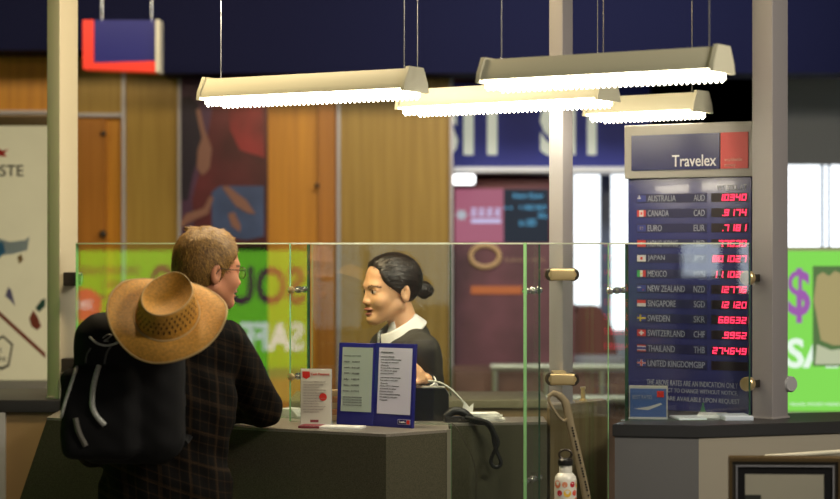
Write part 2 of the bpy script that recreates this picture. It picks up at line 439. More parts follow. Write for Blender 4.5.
# blue shop fascia sign with white lettering
fs = thing('fascia_sign', 'blue shop fascia with large white lettering behind the kiosk lights', 'sign', (0, 11.6, 0))
YS = 11.6
MB().m(mat('fascia_blue', (0.028, 0.040, 0.38), 0.5)).box((X(453, YS), 0, Z(167, YS)), (X(650, YS), 0.12, Z(84, YS))).build('sign_board', None, fs)
M_wletter = mat('white_acrylic', (0.70, 0.73, 0.62), 0.5, emit=(0.8, 0.85, 0.68), es=0.42)
text(fs, 'S11', (X(434, YS), Z(155.5, YS), X(497, YS), Z(106, YS)), -0.012, M_wletter, 'lettering', ext=0.01, bold=0.055)
text(fs, 'S11', (X(540, YS), Z(155.5, YS), X(596, YS), Z(106, YS)), -0.012, M_wletter, 'lettering', ext=0.01, bold=0.055)
MB().box((X(453, YS), -0.25, Z(173, YS-.2)), (X(640, YS), 0.12, Z(167, YS-.2)), 0.01).build('ledge', mat('white_ledge', (0.85, 0.86, 0.86), 0.5), fs)
# small lamp and departures-style screen
MB().box((X(452, 11.2), 11.18, Z(184, 11.2)), (X(475, 11.2), 11.3, Z(174, 11.2)), 0.02)
lm = thing('wall_lamp', 'short glowing white lamp under the white ledge, left end', 'lamp', (X(463.5, 11.2), 11.3, Z(184, 11.2)))
o = MB().box((-.06, -.1, 0), (.065, -.02, .055), 0.02).build('lamp_tube', emis('lamp_white', (1, 1, 1), 4.0), lm)
MB().box((-.065, -.02, -0.005), (.07, 0.6, .06), 0.004).build('lamp_bracket', M_wgrey, lm)
sc = thing('display_screen', 'wall display with pink panel and black panel of blue text', 'screen', (0, 11.5, 0))
YD = 11.5
MB().box((X(452, YD), 0.0, Z(250, YD)), (X(552, YD), 0.3, Z(180, YD)), 0.006).build('screen_frame', mat('dark_red_frame', (0.16, 0.015, 0.02), 0.4), sc)
MB().box((X(455, YD), -0.006, Z(248, YD)), (X(503.5, YD), 0.0, Z(189, YD))).build('screen_panel', emis('pink_screen', (0.42, 0.13, 0.20), 0.85), sc)
MB().box((X(503.5, YD), -0.006, Z(248, YD)), (X(549, YD), 0.0, Z(189, YD))).build('screen_panel', emis('black_screen', (0.008, 0.016, 0.03), 1.0), sc)
M_btxt = emis('screen_blue_text', (0.10, 0.38, 0.62), 0.9); M_wtxt = emis('screen_white_text', (0.62, 0.6, 0.9), 0.9)
def ST(s, a, y1, b, y0, m, nm='screen_text'): text(sc, s, (X(a, YD), Z(y1, YD), X(b, YD), Z(y0, YD)), -0.009, m, nm, bold=0.02)
ST('Hong Kong', 513, 200, 543, 193, M_btxt); ST('- -', 504, 209, 512, 207, M_btxt); ST('+ HKD BUY', 519, 210, 547, 205, M_btxt); ST('SELL', 538, 218, 548, 213, M_btxt); ST('to USD', 519, 226, 536, 219, M_btxt)
for k in range(4):
    a = 471+k*8.0
    mb = MB()
    for x0, x1, y0, y1 in ((0, 6, 208, 209.3), (0, 6, 211.5, 212.8), (0, 6, 215, 216.3), (2.3, 3.7, 208, 216.3), (0, 1.2, 211, 216)):
        mb.box((X(a+x0, YD), -0.010, Z(y1, YD)), (X(a+x1, YD), -0.006, Z(y0, YD)))
    mb.build('screen_character', M_wtxt, sc)
MB().box((X(471, YD), -0.010, Z(223, YD)), (X(501, YD), -0.006, Z(219, YD)), 0.002).build('screen_caption', M_wtxt, sc)
for k in range(6):
    pass
mb = MB(); cx, cz = X(461.5, YD), Z(215, YD)
pts = []
for k in range(12):
    rr = 0.036 if k % 2 == 0 else 0.022; pts.append((cx+rr*math.cos(k*PI/6), cz+rr*math.sin(k*PI/6)))
mb.prism_y(pts, -0.010, -0.006); mb.build('screen_emblem', emis('emblem_grey', (0.45, 0.5, 0.55), 0.9), sc)

# cafe style back counter seen through the glass
YC = 10.4
cf = thing('shop_back_counter', 'dark reddish shop counter with steel rails seen through the glass', 'counter', (0, YC, 0))
MB().box((X(455, YC), 0, 0), (X(640, YC), 0.6, Z(372, YC))).build('counter_body', mat('counter_redbrown', (0.16, 0.085, 0.06), 0.5, noise=0.4, nscale=4), cf)
for y0, y1, a in ((362, 370, 490), (394, 400, 456)):
    MB().tube([(X(a, YC), -0.12, Z((y0+y1)/2, YC)), (X(640, YC), -0.12, Z((y0+y1)/2, YC))], 0.021).build('rail', mat('olive_steel', (0.42, 0.44, 0.34), 0.35, 0.6), cf)
for px in (494, 545, 600):
    MB().tube([(X(px, YC), -0.12, 0.0), (X(px, YC), -0.12, Z(366, YC))], 0.016).build('rail_post', MATS['olive_steel'], cf)
YM = 11.3
mbp = thing('menu_panel', 'plum menu board with round ring emblem and orange bar behind the glass', 'sign', (0, YM, 0))
MB().box((X(455, YM), 0, 0), (X(574, YM), 0.05, Z(243, YM))).build('panel_board', mat('plum_print', (0.17, 0.055, 0.075), 0.5, noise=0.45, nscale=3), mbp)
mb = MB(); mb.tube([(X(485, YM)+0.082*math.cos(t*PI/12), -0.012, Z(256, YM)+0.062*math.sin(t*PI/12)) for t in range(24)], 0.013, closed=True); mb.build('ring_emblem', mat('gold_print', (0.62, 0.40, 0.20), 0.5, emit=(0.8, 0.45, 0.15), es=0.12), mbp)
MB().box((X(471, YM), -0.01, Z(294, YM)), (X(522, YM), 0, Z(286, YM)), 0.004).build('orange_bar', emis('orange_neon', (0.85, 0.22, 0.06), 0.55), mbp)
text(mbp, 'bakery cafe', (X(505, YM), Z(263, YM), X(545, YM), Z(257, YM)), -0.004, mat('tan_ink', (0.5, 0.3, 0.2), 0.6), 'lettering')
# armchair-like dark red seat by the window
ac = thing('red_armchair', 'dark red rounded armchair in front of the bright window', 'armchair', (X(592, 11.5)+.02, 11.55, 0))
MB().box((-0.17, -0.12, 0.0), (0.17, 0.35, 1.02), 0.03).build('plinth', mat('pale_plinth', (0.30, 0.30, 0.33), 0.5), ac)
MB().prism_y([(-0.14, 1.02), (0.13, 1.02), (0.10, 1.18), (0.02, 1.30), (-0.10, 1.30), (-0.16, 1.16)], -0.05, 0.30).build('back', mat('dark_red_leather', (0.16, 0.035, 0.02), 0.5), ac)

# hanging red and blue sign at the top left
hs = thing('hanging_sign', 'red and blue hanging sign with white end under the ceiling at the left', 'sign', (0, 10.0, 0))
YH = 10.0
MB().box((X(94, YH), 0, Z(62.5, YH)), (X(156, YH), 0.12, Z(20, YH))).build('sign_panel', M_blue, hs)
MB().prism_y([(X(83, YH), Z(69, YH)), (X(158, YH), Z(72, YH)), (X(158, YH), Z(61, YH)), (X(94, YH), Z(63, YH)), (X(94, YH), Z(20, YH)), (X(83, YH), Z(20, YH))], -0.01, 0.12).build('sign_edge', mat('lit_red', (0.6, 0.02, 0.01), 0.5, emit=(0.9, 0.04, 0.01), es=0.35), hs)
MB().box((X(156, YH), -0.02, Z(72.5, YH)), (X(160, YH), 0.12, Z(20, YH))).build('end_cap', M_cream, hs)
for px in (100, 150): MB().tube([(X(px, YH), 0.06, Z(20, YH)), (X(px, YH), 0.06, 3.4)], 0.004).build('hanging_wire', M_chrome, hs)

# ------------------------------------------------------------------ lit advertising panels
M_green = emis('green_backlight', (0.24, 0.82, 0.030), 3.3)
M_green_b = emis('dark_green_backlight', (0.02, 0.50, 0.12), 2.2)
M_yel = emis('yellow_backlight', (0.60, 0.55, 0.12), 1.9)
M_pur = mat('purple_film', (0.20, 0.03, 0.12), 0.6, emit=(0.30, 0.06, 0.22), es=0.9)
M_wlit = emis('white_backlight', (0.9, 1.0, 0.9), 4.6)
# pane A geometry (also decides where its mirror image of the left lightbox falls)
A1 = (X(77, 7.05), 7.05); A2 = (X(309, 6.32), 6.32)
dA = Vector((A2[0]-A1[0], A2[1]-A1[1])); dA.normalize(); nA = Vector((dA.y, -dA.x))
if nA.y > 0: nA = -nA
def mirrorA(x, y):
    v = Vector((x-A1[0], y-A1[1])); k = v.dot(nA); return (x-2*k*nA.x, y-2*k*nA.y)
YV = 13.0
c0 = mirrorA(X(309, YV), YV); c1 = mirrorA(X(77, YV), YV)
ang = math.atan2(c1[1]-c0[1], c1[0]-c0[0])
gs = thing('green_lightbox', 'tall green lit advertising panel at the left whose image mirrors in the glass', 'sign', (c0[0], c0[1], 0), ang)
def gu(px): return (309-px)/FOC*YV
def gz(py): return Z(py, YV)
MB().box((-1.0, 0.002, 0), (gu(40), 0.14, gz(248))).build('panel_case', M_wgrey, gs)
MB().box((-0.98, -0.02, gz(368)), (gu(42), 0.0, gz(251))).build('lit_face', M_green, gs)
MB().box((-0.98, -0.021, gz(378)), (gu(42), 0.0, gz(368))).build('lit_band', M_green_b, gs)
MB().box((-0.98, -0.02, gz(402)), (gu(42), 0.0, gz(378))).build('lit_band', M_yel, gs)
def GT(s, a, b, y1, y0, m, bold=0.02): text(gs, s, (gu(a), gz(y1), gu(b), gz(y0)), -0.024, m, 'lettering', bold=bold)
GT('SOU', 305, 229, 305, 266, M_pur, 0.03); GT('O', 176, 150, 305, 264, M_pur, 0.03)
GT('SAFE', 304, 240, 351, 322, M_wlit, 0.03)
GT('ON PURCHASE', 141, 80, 275, 266, M_pur); GT('200C', 128, 103, 288, 280, M_pur); GT('98', 118, 100, 300, 294, M_pur)
MB().lathe([(0.0, 0), (0.11, 0), (0.11, -0.006), (0.0, -0.006)], (gu(86), -0.022, gz(305)), axis='y').build('round_badge', emis('red_badge', (0.9, 0.14, 0.08), 3.5), gs)
text(gs, '1800', (gu(93), gz(309), gu(79), gz(300)), -0.03, M_wlit, 'lettering')

YG = 9.0
gr = thing('green_money_poster', 'bright green lit poster with purple dollar sign beyond the right post', 'sign', (0, YG, 0))
MG2 = emis('lime_backlight', (0.22, 0.70, 0.09), 1.0)
MB().box((X(778, YG), 0.002, Z(413, YG)), (X(880, YG), 0.12, Z(247, YG))).build('panel_case', M_cream, gr)
MB().box((X(780, YG), -0.01, Z(411, YG)), (X(878, YG), 0.0, Z(251, YG))).build('lit_face', MG2, gr)
M_dol = mat('violet_film', (0.22, 0.06, 0.30), 0.6, emit=(0.30, 0.10, 0.40), es=0.8); M_wl2 = emis('white_film', (0.85, 1.0, 0.85), 0.95)
text(gr, '$', (X(787, YG), Z(323, YG), X(810, YG), Z(268, YG)), -0.013, M_dol, 'lettering', bold=0.02)
text(gr, 'SAFE', (X(786, YG), Z(368, YG), X(868, YG), Z(338, YG)), -0.013, M_wl2, 'lettering', bold=0.03)
text(gr, 'TRAVEL MONEY MADE EASY', (X(789, YG), Z(405.5, YG), X(850, YG), Z(402.5, YG)), -0.013, M_wl2, 'lettering')
fpart(gr, YG, [(812, 366), (812, 266), (878, 266), (878, 366)], -0.018, mat('picture_green', (0.02, 0.05, 0.02), 0.5, emit=(0.08, 0.16, 0.05), es=0.9), 'photo_print')
M_hand = mat('picture_skin', (0.1, 0.07, 0.03), 0.5, emit=(0.42, 0.36, 0.16), es=0.8)
fpart(gr, YG, [(813, 300), (816, 276), (822, 272), (828, 276), (834, 271), (842, 274), (862, 272), (862, 345), (832, 345), (820, 340)], -0.021, M_hand, 'photo_print')
fpart(gr, YG, [(814, 364), (816, 344), (830, 350), (862, 346), (862, 364)], -0.023, mat('picture_pale', (0.1, 0.1, 0.08), 0.5, emit=(0.55, 0.60, 0.40), es=0.8), 'photo_print')
mb = MB(); mb.box((X(778, YG), -0.1, 0), (X(880, YG), 0.3, Z(424, YG)))
gb = mb.build('low_cabinet', M_cream); gb.location = (0, YG, 0)
tag(gb, 'low cream cabinet under the green dollar poster', 'cabinet')
for k in range(5):
    a = 789+k*10.5
    b_ = thing('brochure', 'pale brochure standing in a row under the green dollar poster', 'brochure', (X(a+4.5, YG-.05), YG-.05, Z(424, YG)), 0, 'brochures under the green poster')
    MB().box((-0.02, -0.012, 0), (0.02, 0.0, 0.048)).build('brochure_page', mat('brochure_pale', (0.75, 0.78, 0.55), 0.6), b_)

# left backlit poster
YL = 9.0
lp = thing('backlit_poster', 'cream backlit poster with bold black letters left of the aluminium post', 'poster', (0, YL, 0))
MB().box((X(-40, YL), 0, Z(392, YL)), (X(60, YL), 0.12, Z(113, YL))).build('poster_case', M_joint, lp)
MB().box((X(-38, YL), -0.012, Z(380, YL)), (X(58, YL), 0.0, Z(126, YL))).build('poster_sheet', mat('cream_poster', (0.34, 0.34, 0.27), 0.35, emit=(0.52, 0.44, 0.25), es=0.62, noise=0.15, nscale=3), lp)
MB().box((X(-38, YL), -0.02, Z(126, YL)), (X(58, YL), -0.0, Z(115, YL)), 0.01).build('lamp_housing', mat('brown_housing', (0.16, 0.10, 0.04), 0.4), lp)
text(lp, 'TASTE', (X(-20, YL), Z(176.5, YL), X(24, YL), Z(165, YL)), -0.016, M_black, 'lettering', bold=0.01)
fpart(lp, YL, [(-2, 148), (4, 151), (9, 149), (5, 154), (8, 157), (-2, 156)], -0.016, M_red, 'printed_emblem')
fpart(lp, YL, [(-10, 312), (-10, 305), (0, 311), (46, 353), (46, 358), (0, 316)], -0.016, mat('brick_red', (0.28, 0.05, 0.03), 0.6), 'printed_line')
fpart(lp, YL, [(-8, 238), (-4, 240), (4, 243), (6, 252), (0, 258), (-8, 260)], -0.016, mat('print_blue', (0.03, 0.16, 0.34), 0.6), 'printed_shape')
fpart(lp, YL, [(30, 318), (34, 310), (38, 316), (42, 326), (38, 330), (32, 326)], -0.018, mat('brick_red', (0.28, 0.05, 0.03), 0.6), 'printed_shape')
fpart(lp, YL, [(36, 308), (42, 300), (46, 298), (46, 306), (40, 312)], -0.018, mat('print_teal', (0.02, 0.09, 0.07), 0.6), 'printed_shape')
fpart(lp, YL, [(6, 296), (9, 287), (12, 290), (16, 306), (11, 300)], -0.018, mat('print_lilac', (0.16, 0.14, 0.30), 0.6), 'printed_shape')
fpart(lp, YL, [(-6, 236), (10, 242), (26, 240), (30, 236), (28, 250), (14, 254), (-6, 256)], -0.0155, mat('print_paleblue', (0.35, 0.42, 0.48), 0.6), 'printed_shape')
fpart(lp, YL, [(18, 257), (22, 254), (24, 260), (20, 264)], -0.018, M_tan, 'printed_shape')
fpart(lp, YL, [(-8, 342), (4, 335), (14, 344), (10, 366), (2, 370), (-8, 364)], -0.018, M_black, 'printed_diamond')
fpart(lp, YL, [(-8, 344), (4, 337.5), (12, 345), (8.5, 364), (2, 367), (-8, 362)], -0.020, MATS['cream_poster'], 'printed_diamond')
text(lp, 'at\nthe', (X(-3, YL), Z(361, YL), X(7, YL), Z(347, YL)), -0.024, M_black, 'lettering')

# ------------------------------------------------------------------ rear left counter
lc = thing('rear_counter', 'tan counter with dark top edge at the left behind the backpack', 'counter', (0, 7.12, 0))
MB().box((-1.9, 0.02, 0), (X(58, 7.14)-0.0, 0.5, 1.055)).build('counter_body', M_tan, lc)
MB().box((-1.92, 0, 1.055), (X(66, 7.12), 0.55, 1.10), 0.003).build('worktop', M_dtop, lc)
MB().box((X(-3, 7.12), 0.0, 0), (X(5, 7.12), 0.02, 1.055)).build('corner_strip', M_wgrey, lc)

# ------------------------------------------------------------------ kiosk counter
cnt = [(-1.205, 6.40), (-0.10, 5.84), (0.087, 5.985), (0.087, 6.19), (0.40, 6.245), (0.40, 6.44), (0.05, 6.40), (-0.22, 6.42), (-1.10, 7.10), (-1.22, 7.08)]
low = [(-1.60, 6.55)] + cnt[1:]
kc = thing('kiosk_counter', 'dark speckled angled service counter the man leans on', 'counter', (0, 0, 0))
def inset(pts, d=0.006): 
    c = (sum(p[0] for p in pts)/len(pts), sum(p[1] for p in pts)/len(pts)); return pts
MB().prism(cnt, 0, 1.092, low).build('counter_body', M_ctr_front, kc)
MB().prism(cnt, 1.092, 1.10).build('worktop', M_ctr_top, kc)
MB().box((0.081, 5.978, 0), (0.093, 5.994, 1.101)).build('edge_strip', M_strip, kc)

rk = thing('rear_kiosk_counter', 'low olive brown counter inside the kiosk, behind the woman', 'counter', (0, 7.12, 0))
MB().box((X(290, 7.12), 0.01, 0), (X(548, 7.12), 0.40, 1.07)).build('counter_body', mat('olive_brown_laminate', (0.22, 0.16, 0.08), 0.5), rk)
MB().box((X(289, 7.12), 0, 1.07), (X(549, 7.12), 0.42, 1.10), 0.002).build('worktop', mat('olive_worktop', (0.20, 0.19, 0.12), 0.4), rk)
# dark brown cabinet below the middle post
pc = MB().prism([(0.41, 6.265), (0.61, 6.47), (0.61, 6.56), (0.41, 6.41)], 0, 1.15, bevel=0.003).build('post_cabinet', M_brownlam)
tag(pc, 'dark brown cabinet under the middle aluminium post', 'cabinet')
bk = thing('brass_peg', 'small upright brass peg on the dark brown cabinet', 'peg', (*P(583, 404, 6.47)[:2], 1.15))
MB().lathe([(0.012, 0), (0.012, 0.004), (0.007, 0.006), (0.007, 0.036), (0.009, 0.038), (0.009, 0.044)], n=20).build('peg_body', M_brass, bk)

# ------------------------------------------------------------------ right counter
rc_pts = [(0.597, 6.16), (0.86, 6.11), (1.75, 6.395), (1.75, 6.73), (1.19, 6.55), (1.13, 6.76), (0.80, 6.96), (0.717, 6.44)]
def shrink(pts, d):
    n = len(pts); out = []
    for i in range(n):
        p0, p1, p2 = Vector(pts[i-1]), Vector(pts[i]), Vector(pts[(i+1) % n])
        e1 = (p1-p0).normalized(); e2 = (p2-p1).normalized(); n1 = Vector((-e1.y, e1.x)); n2 = Vector((-e2.y, e2.x))
        b = (n1+n2); b /= max(b.dot(n1), 0.2); out.append(tuple(p1+b*d))
    return out
rc = thing('side_counter', 'grey and beige counter with charcoal top below the rates board', 'counter', (0, 0, 0))
sp = shrink(rc_pts, 0.006)
mb = MB(); mb.m(M_beige).prism(sp, 0, 1.062)
o = mb.build('counter_body', None, rc)
o.data.materials.append(M_grey)
for f in o.data.polygons:
    if f.center.x < 0.8 and abs(f.normal.z) < 0.5: f.material_index = 1
MB().prism(rc_pts, 1.062, 1.10, bevel=0.002).build('worktop', M_dtop, rc)

# ------------------------------------------------------------------ posts
def post(px, Y, side, rot, z0, label, m=None):
    c = (X(px, Y), Y)
    t = thing('aluminium_post', label, 'post', (c[0], c[1], z0), rot)
    MB().box((-side/2, -side/2, 0), (side/2, side/2, 3.4-z0), 0.003).build('post_shaft', m or M_post, t)
    MB().box((-side/2-.004, -side/2-.004, 0), (side/2+.004, side/2+.004, 0.006)).build('base_plate', M_joint, t)
    return t
post(62.5, 7.20, 0.080, R(45), 1.10, 'aluminium post at the left, standing behind the backpack', M_post_l)
post(561, 6.345, 0.055, R(49), 1.15, 'slim aluminium post in the middle, above the strap and bottle')
post(770, 6.40, 0.082, R(43), 1.10, 'aluminium post at the right edge of the rates board')

# ------------------------------------------------------------------ glass screens
def pane(x0, y0, x1, y1, zb, label, notch=None, ztop=1.6635):
    L = math.hypot(x1-x0, y1-y0); a = math.atan2(y1-y0, x1-x0)
    if notch is None: pts = [(0, zb), (L, zb), (L, ztop), (0, ztop)]
    elif notch[0] == 'R': u = notch[1]*L; pts = [(0, zb), (u, zb), (u, 0.01), (L, 0.01), (L, ztop), (0, ztop)]
    else: u = notch[1]*L; pts = [(0, 0.01), (u, 0.01), (u, zb), (L, zb), (L, ztop), (0, ztop)]
    mb = MB(); mb.prism_y(pts, -0.005, 0.005)
    n0 = len(mb.bm.faces)
    mb.box((0.003, -0.0055, ztop-0.0042), (L-0.003, 0.0055, ztop+0.0005)); n1 = len(mb.bm.faces)
    lz = 0.01 if (notch and notch[0] == 'L') or zb < 0.1 else zb; rz_ = 0.01 if (notch and notch[0] == 'R') or zb < 0.1 else zb
    mb.box((-0.0005, -0.0055, lz), (0.0015, 0.0055, ztop)); n2 = len(mb.bm.faces)
    mb.box((L-0.0040, -0.0055, rz_), (L+0.0005, 0.0055, ztop)); n3 = len(mb.bm.faces)
    o = mb.build('glass_screen', M_glass); o.location = (x0, y0, 0); o.rotation_euler = (0, 0, a)
    for m_ in (M_gedge, M_gtop, M_gedge_dark): o.data.materials.append(m_)
    for f in o.data.polygons:
        if f.index >= n2: f.material_index = 3
        elif f.index >= n1: f.material_index = 1
        elif f.index >= n0: f.material_index = 2
        elif abs(f.normal.y) > 0.5: f.material_index = 0
        elif f.normal.z > 0.5: f.material_index = 2
        elif f.normal.x < -0.5: f.material_index = 1
        elif f.normal.x > 0.5: f.material_index = 3
        else: f.material_index = 1
    return tag(o, label, 'glass panel')
pane(A1[0], A1[1], A2[0], A2[1], 1.101, 'clear glass screen behind the man, reflecting green advertising')
B1 = (X(290, 6.26), 6.26); B2 = (X(540, 6.09), 6.09)
pane(*B1, *B2, 1.101, 'wide clear glass screen in front of the woman', ('R', (0.096-B1[0])/(B2[0]-B1[0])))
C1 = (X(525, 6.00), 6.00); C2 = (X(627, 6.44), 6.44)
pane(*C1, *C2, 0.01, 'narrow clear glass screen in front of the middle post')
pane(X(312, 7.30), 7.30, X(451, 7.30), 7.30, 1.101, 'rear clear glass screen behind the woman')
D1 = (X(608, 6.29), 6.29); D2 = (X(750, 6.31), 6.31)
pane(*D1, *D2, 1.101, 'clear glass screen in front of the rates board', ('L', 0.09))

def stud(px, py, Ya, Yb, dx, label):
    a = P(px, py, Ya); b = Vector((X(px+dx, Yb), Yb, a.z))
    t = thing('glass_clamp', label, 'clamp', a, 0, 'chrome studs joining neighbouring glass screens')
    d = b-a; q = d.to_track_quat('Z', 'Y').to_euler(); t.rotation_euler = q; L = d.length
    MB().lathe([(0.005, 0), (0.005, L)], n=14).build('stud_rod', M_chrome, t)
    MB().lathe([(0.008, -0.006), (0.011, -0.004), (0.011, 0.006), (0.008, 0.008)], n=18).build('stud_cap', M_brass if px < 320 else M_chrome, t)
    MB().lathe([(0.008, L*0.45), (0.011, L*0.47), (0.011, L*0.62), (0.008, L*0.64)], n=18).build('stud_washer', M_chrome, t)
    MB().lathe([(0.008, L-0.008), (0.011, L-0.006), (0.011, L+0.004), (0.008, L+0.006)], n=18).build('stud_cap', M_chrome, t)
stud(291, 290, 6.25, 6.335, 14, 'upper chrome and brass stud between glass screens left of the woman')
stud(291, 377, 6.25, 6.335, 14, 'lower chrome and brass stud between glass screens, above the leaflet stand')
stud(526, 291, 6.02, 6.11, 13, 'upper chrome stud between glass screens, left of the middle post')
stud(526, 481, 6.02, 6.11, 13, 'lower chrome stud between glass screens, beside the white bottle')
stud(610, 291, 6.28, 6.42, 13, 'chrome stud between glass screens at the left edge of the rates board')

def clampb(px, py, Y, L, rot, label, h=0.040, depth=0.035, discs=True, bm_=None):
    c = P(px, py, Y); t = thing('post_clamp', label, 'clamp', c, rot)
    mb = MB(); r = h/2
    mb.box((-L/2+r*0.7, -depth*0.75, -r*.9), (L/2-r*0.7, depth*0.4, r*.9), 0.006); mb.build('clamp_body', bm_ or M_brass, t)
    if discs:
        for s in (-1, 1):
            MB().lathe([(0, -depth*.6), (r*0.85, -depth*.6), (r, -depth*.45), (r, depth*.5), (0, depth*.5)], (s*(L/2-r), 0, 0), n=28, axis='y').build('clamp_disc', M_darkmetal, t)
            MB().lathe([(0, -depth*.66), (r*0.5, -depth*.66), (r*.55, -depth*.6), (0, -depth*.6)], (s*(L/2-r), 0, 0), n=28, axis='y').build('disc_face', M_brass, t)
    return t
def two_disc(px, py, Y, Y2, label):
    t = clampb(px, py, Y, 0.105, 0, label)
    MB().box((-0.02, 0.01, -0.015), (0.02, Y2-Y, 0.015)).build('clamp_arm', M_brass, t)
two_disc(562, 274.5, 6.12, 6.31, 'upper brass clamp holding glass to the middle post')
two_disc(562, 379, 6.12, 6.31, 'lower brass clamp holding glass to the middle post')
def side_clamp(px, py, Y, label, s=1):
    t = thing('post_clamp', label, 'clamp', P(px, py, Y), 0)
    MB().box((-0.032, -0.02, -0.024), (0.016, 0.07, 0.024), 0.003).build('clamp_body', M_darkmetal, t)
    MB().lathe([(0, 0.016), (0.020, 0.016), (0.025, 0.020), (0.025, 0.030), (0.020, 0.034), (0, 0.034)], n=26, axis='x').build('clamp_disc', M_chrome, t)
    return t
side_clamp(73, 279, 7.10, 'upper dark clamp holding glass to the left post')
side_clamp(71, 365, 7.10, 'lower dark clamp holding glass to the left post')
for py, w_ in ((384, 'lower'), (278, 'upper')):
    t = thing('post_clamp', w_+' round brass clamp at the right edge of the rates board', 'clamp', P(747.5, py, 6.345), R(-35))
    MB().lathe([(0, -0.012), (0.020, -0.012), (0.023, -0.009), (0.023, 0.012), (0, 0.012)], n=28, axis='y').build('clamp_disc', M_brass, t)
    MB().box((0.0, 0.0, -0.012), (0.02, 0.05, 0.012)).build('clamp_arm', M_darkmetal, t)
t = thing('post_clamp', 'grey round clamp on the right side of the right post', 'clamp', P(788, 384, 6.41), R(30))
MB().lathe([(0, -0.02), (0.022, -0.02), (0.026, -0.014), (0.026, 0.02), (0, 0.02)], n=28, axis='y').build('clamp_disc', M_wgrey, t)
MB().box((-0.02, -0.01, -0.01), (0, 0.01, 0.01)).build('clamp_arm', M_darkmetal, t)

# ------------------------------------------------------------------ louvred ceiling lights
def fixture(xa, ya, xb, yb, z, label, wires=True):
    L = math.hypot(xb-xa, yb-ya); a = math.atan2(yb-ya, xb-xa)
    t = thing('louvre_light', label, 'ceiling light', (xa, ya, z), a, 'suspended fluorescent lights over the kiosk')
    # housing: trapezoid section swept along x
    def sweep(sec, x0, x1, m, name):
        mb = MB(); A = [mb.bm.verts.new((x0, y, zz)) for y, zz in sec]; B = [mb.bm.verts.new((x1, y, zz)) for y, zz in sec]; n = len(sec)
        mb._f(A); mb._f(B)
        for i in range(n): mb._f([A[i], A[(i+1) % n], B[(i+1) % n], B[i]])
        return mb.build(name, m, t)
    sweep([(-0.064, 0.022), (0.064, 0.022), (0.060, 0.038), (0.036, 0.080), (-0.036, 0.080), (-0.060, 0.038)], 0.0, L, M_fix, 'housing')
    for x0 in (-0.012, L):
        sweep([(-0.070, 0.014), (0.070, 0.014), (0.065, 0.040), (0.040, 0.086), (-0.040, 0.086), (-0.065, 0.040)], x0, x0+0.012, M_fix, 'end_cap')
    sweep([(-0.045, 0.002), (0.045, 0.002), (0.045, 0.022), (-0.045, 0.022)], 0.004, L-0.004, M_tube, 'diffuser')
    n = int(L/0.0165)
    for y in (-0.045, 0.037):
        mb = MB()
        for k in range(n):
            x = 0.004+(k+0.5)*(L-0.008)/n
            A = [mb.bm.verts.new((x+dx, y, zz)) for dx, zz in ((-0.0062, 0.004), (0.0062, 0.004), (0, -0.006))]
            B = [mb.bm.verts.new((x+dx, y+0.008, zz)) for dx, zz in ((-0.0062, 0.004), (0.0062, 0.004), (0, -0.006))]
            mb._f(A); mb._f(B)
            for i in range(3): mb._f([A[i], A[(i+1) % 3], B[(i+1) % 3], B[i]])
        mb.build('louvre', M_tube, t)
    for x in (0.03, L-0.03): MB().tube([(x, 0, 0.085), (x, 0, 3.4-z)], 0.0016, n=6).build('suspension_wire', M_chrome, t)
H = 2.085
def fx(pa, ya, pb, yb, z, label): fixture(X(pa, ya), ya, X(pb, yb), yb, z, label)
fx(213, 6.10, 413, 5.73, H, 'louvred white light hanging at the left, above the man and woman')
fx(410, 6.52, 606, 6.09, H, 'louvred white light hanging in the middle, crossing the middle post')
fx(596, 6.86, 700, 6.62, H, 'louvred white light hanging at the right, just above the rates board')
fx(492, 5.46, 720, 5.10, H, 'louvred white light hanging closest, mostly above the middle one')

# ------------------------------------------------------------------ rates board
bx0, by0, bx1, by1 = X(628, 6.75), 6.75, X(751, 6.49), 6.49
FB = between(bx0, by0, bx1, by1)
rb = thing('rates_board', 'navy exchange rates board with red digits and flags', 'sign', (bx0-0.02*math.sin(FB.a), by0+0.02*math.cos(FB.a), 0), FB.a)
BW = math.hypot(bx1-bx0, by1-by0)
def bd(px, py): return FB.uz(px, py)
M_bpanel = mat('board_blue', (0.028, 0.032, 0.14), 0.22, spec=0.9, coat=0.3)
M_bbar = mat('board_bar_navy', (0.008, 0.009, 0.060), 0.5)
zt = bd(628, 126)[1]; zm = bd(628, 179)[1]
MB().box((0, -0.02, 1.101), (BW, 0.03, zm), 0.002).build('board_panel', M_bpanel, rb)
MB().box((-0.006, -0.035, zm), (BW+.02, 0.04, zt), 0.003).build('header_box', mat('header_grey', (0.30, 0.29, 0.28), 0.5), rb)
u0, z0 = bd(634, 171); u1, _ = bd(722, 171); _, z1 = bd(634, 136)
MB().box((u0, -0.039, z0), (u1, -0.035, z1)).build('header_panel', M_navy, rb)
MB().box((u1+0.004, -0.039, z0), (BW-0.002, -0.035, z1)).build('header_block', mat('coral_red', (0.50, 0.06, 0.06), 0.5), rb)
text(rb, 'Travelex', (bd(675, 166)[0], bd(675, 167)[1], bd(719, 166)[0], bd(675, 155.5)[1]), -0.0405, mat('logo_white', (0.62, 0.62, 0.68), 0.5), 'logo_lettering', bold=0.004)
text(rb, 'worldwide\nmoney', (bd(727, 166)[0], bd(727, 168)[1], bd(745, 166)[0], bd(727, 158)[1]), -0.0405, mat('logo_pink', (0.7, 0.35, 0.3), 0.5), 'logo_lettering')
MB().box((0.02, 0.031, 1.101), (0.05, 0.09, 1.4)).build('stand_foot', M_darkmetal, rb)
text(rb, 'WE SELL AT', (bd(717, 190)[0], bd(717, 190)[1], bd(747, 190)[0], bd(717, 185)[1]), -0.0215, M_lightink, 'lettering')
M_led = emis('red_led', (1.0, 0.03, 0.09), 3.0)
M_disp = mat('display_black', (0.012, 0.006, 0.012), 0.4)
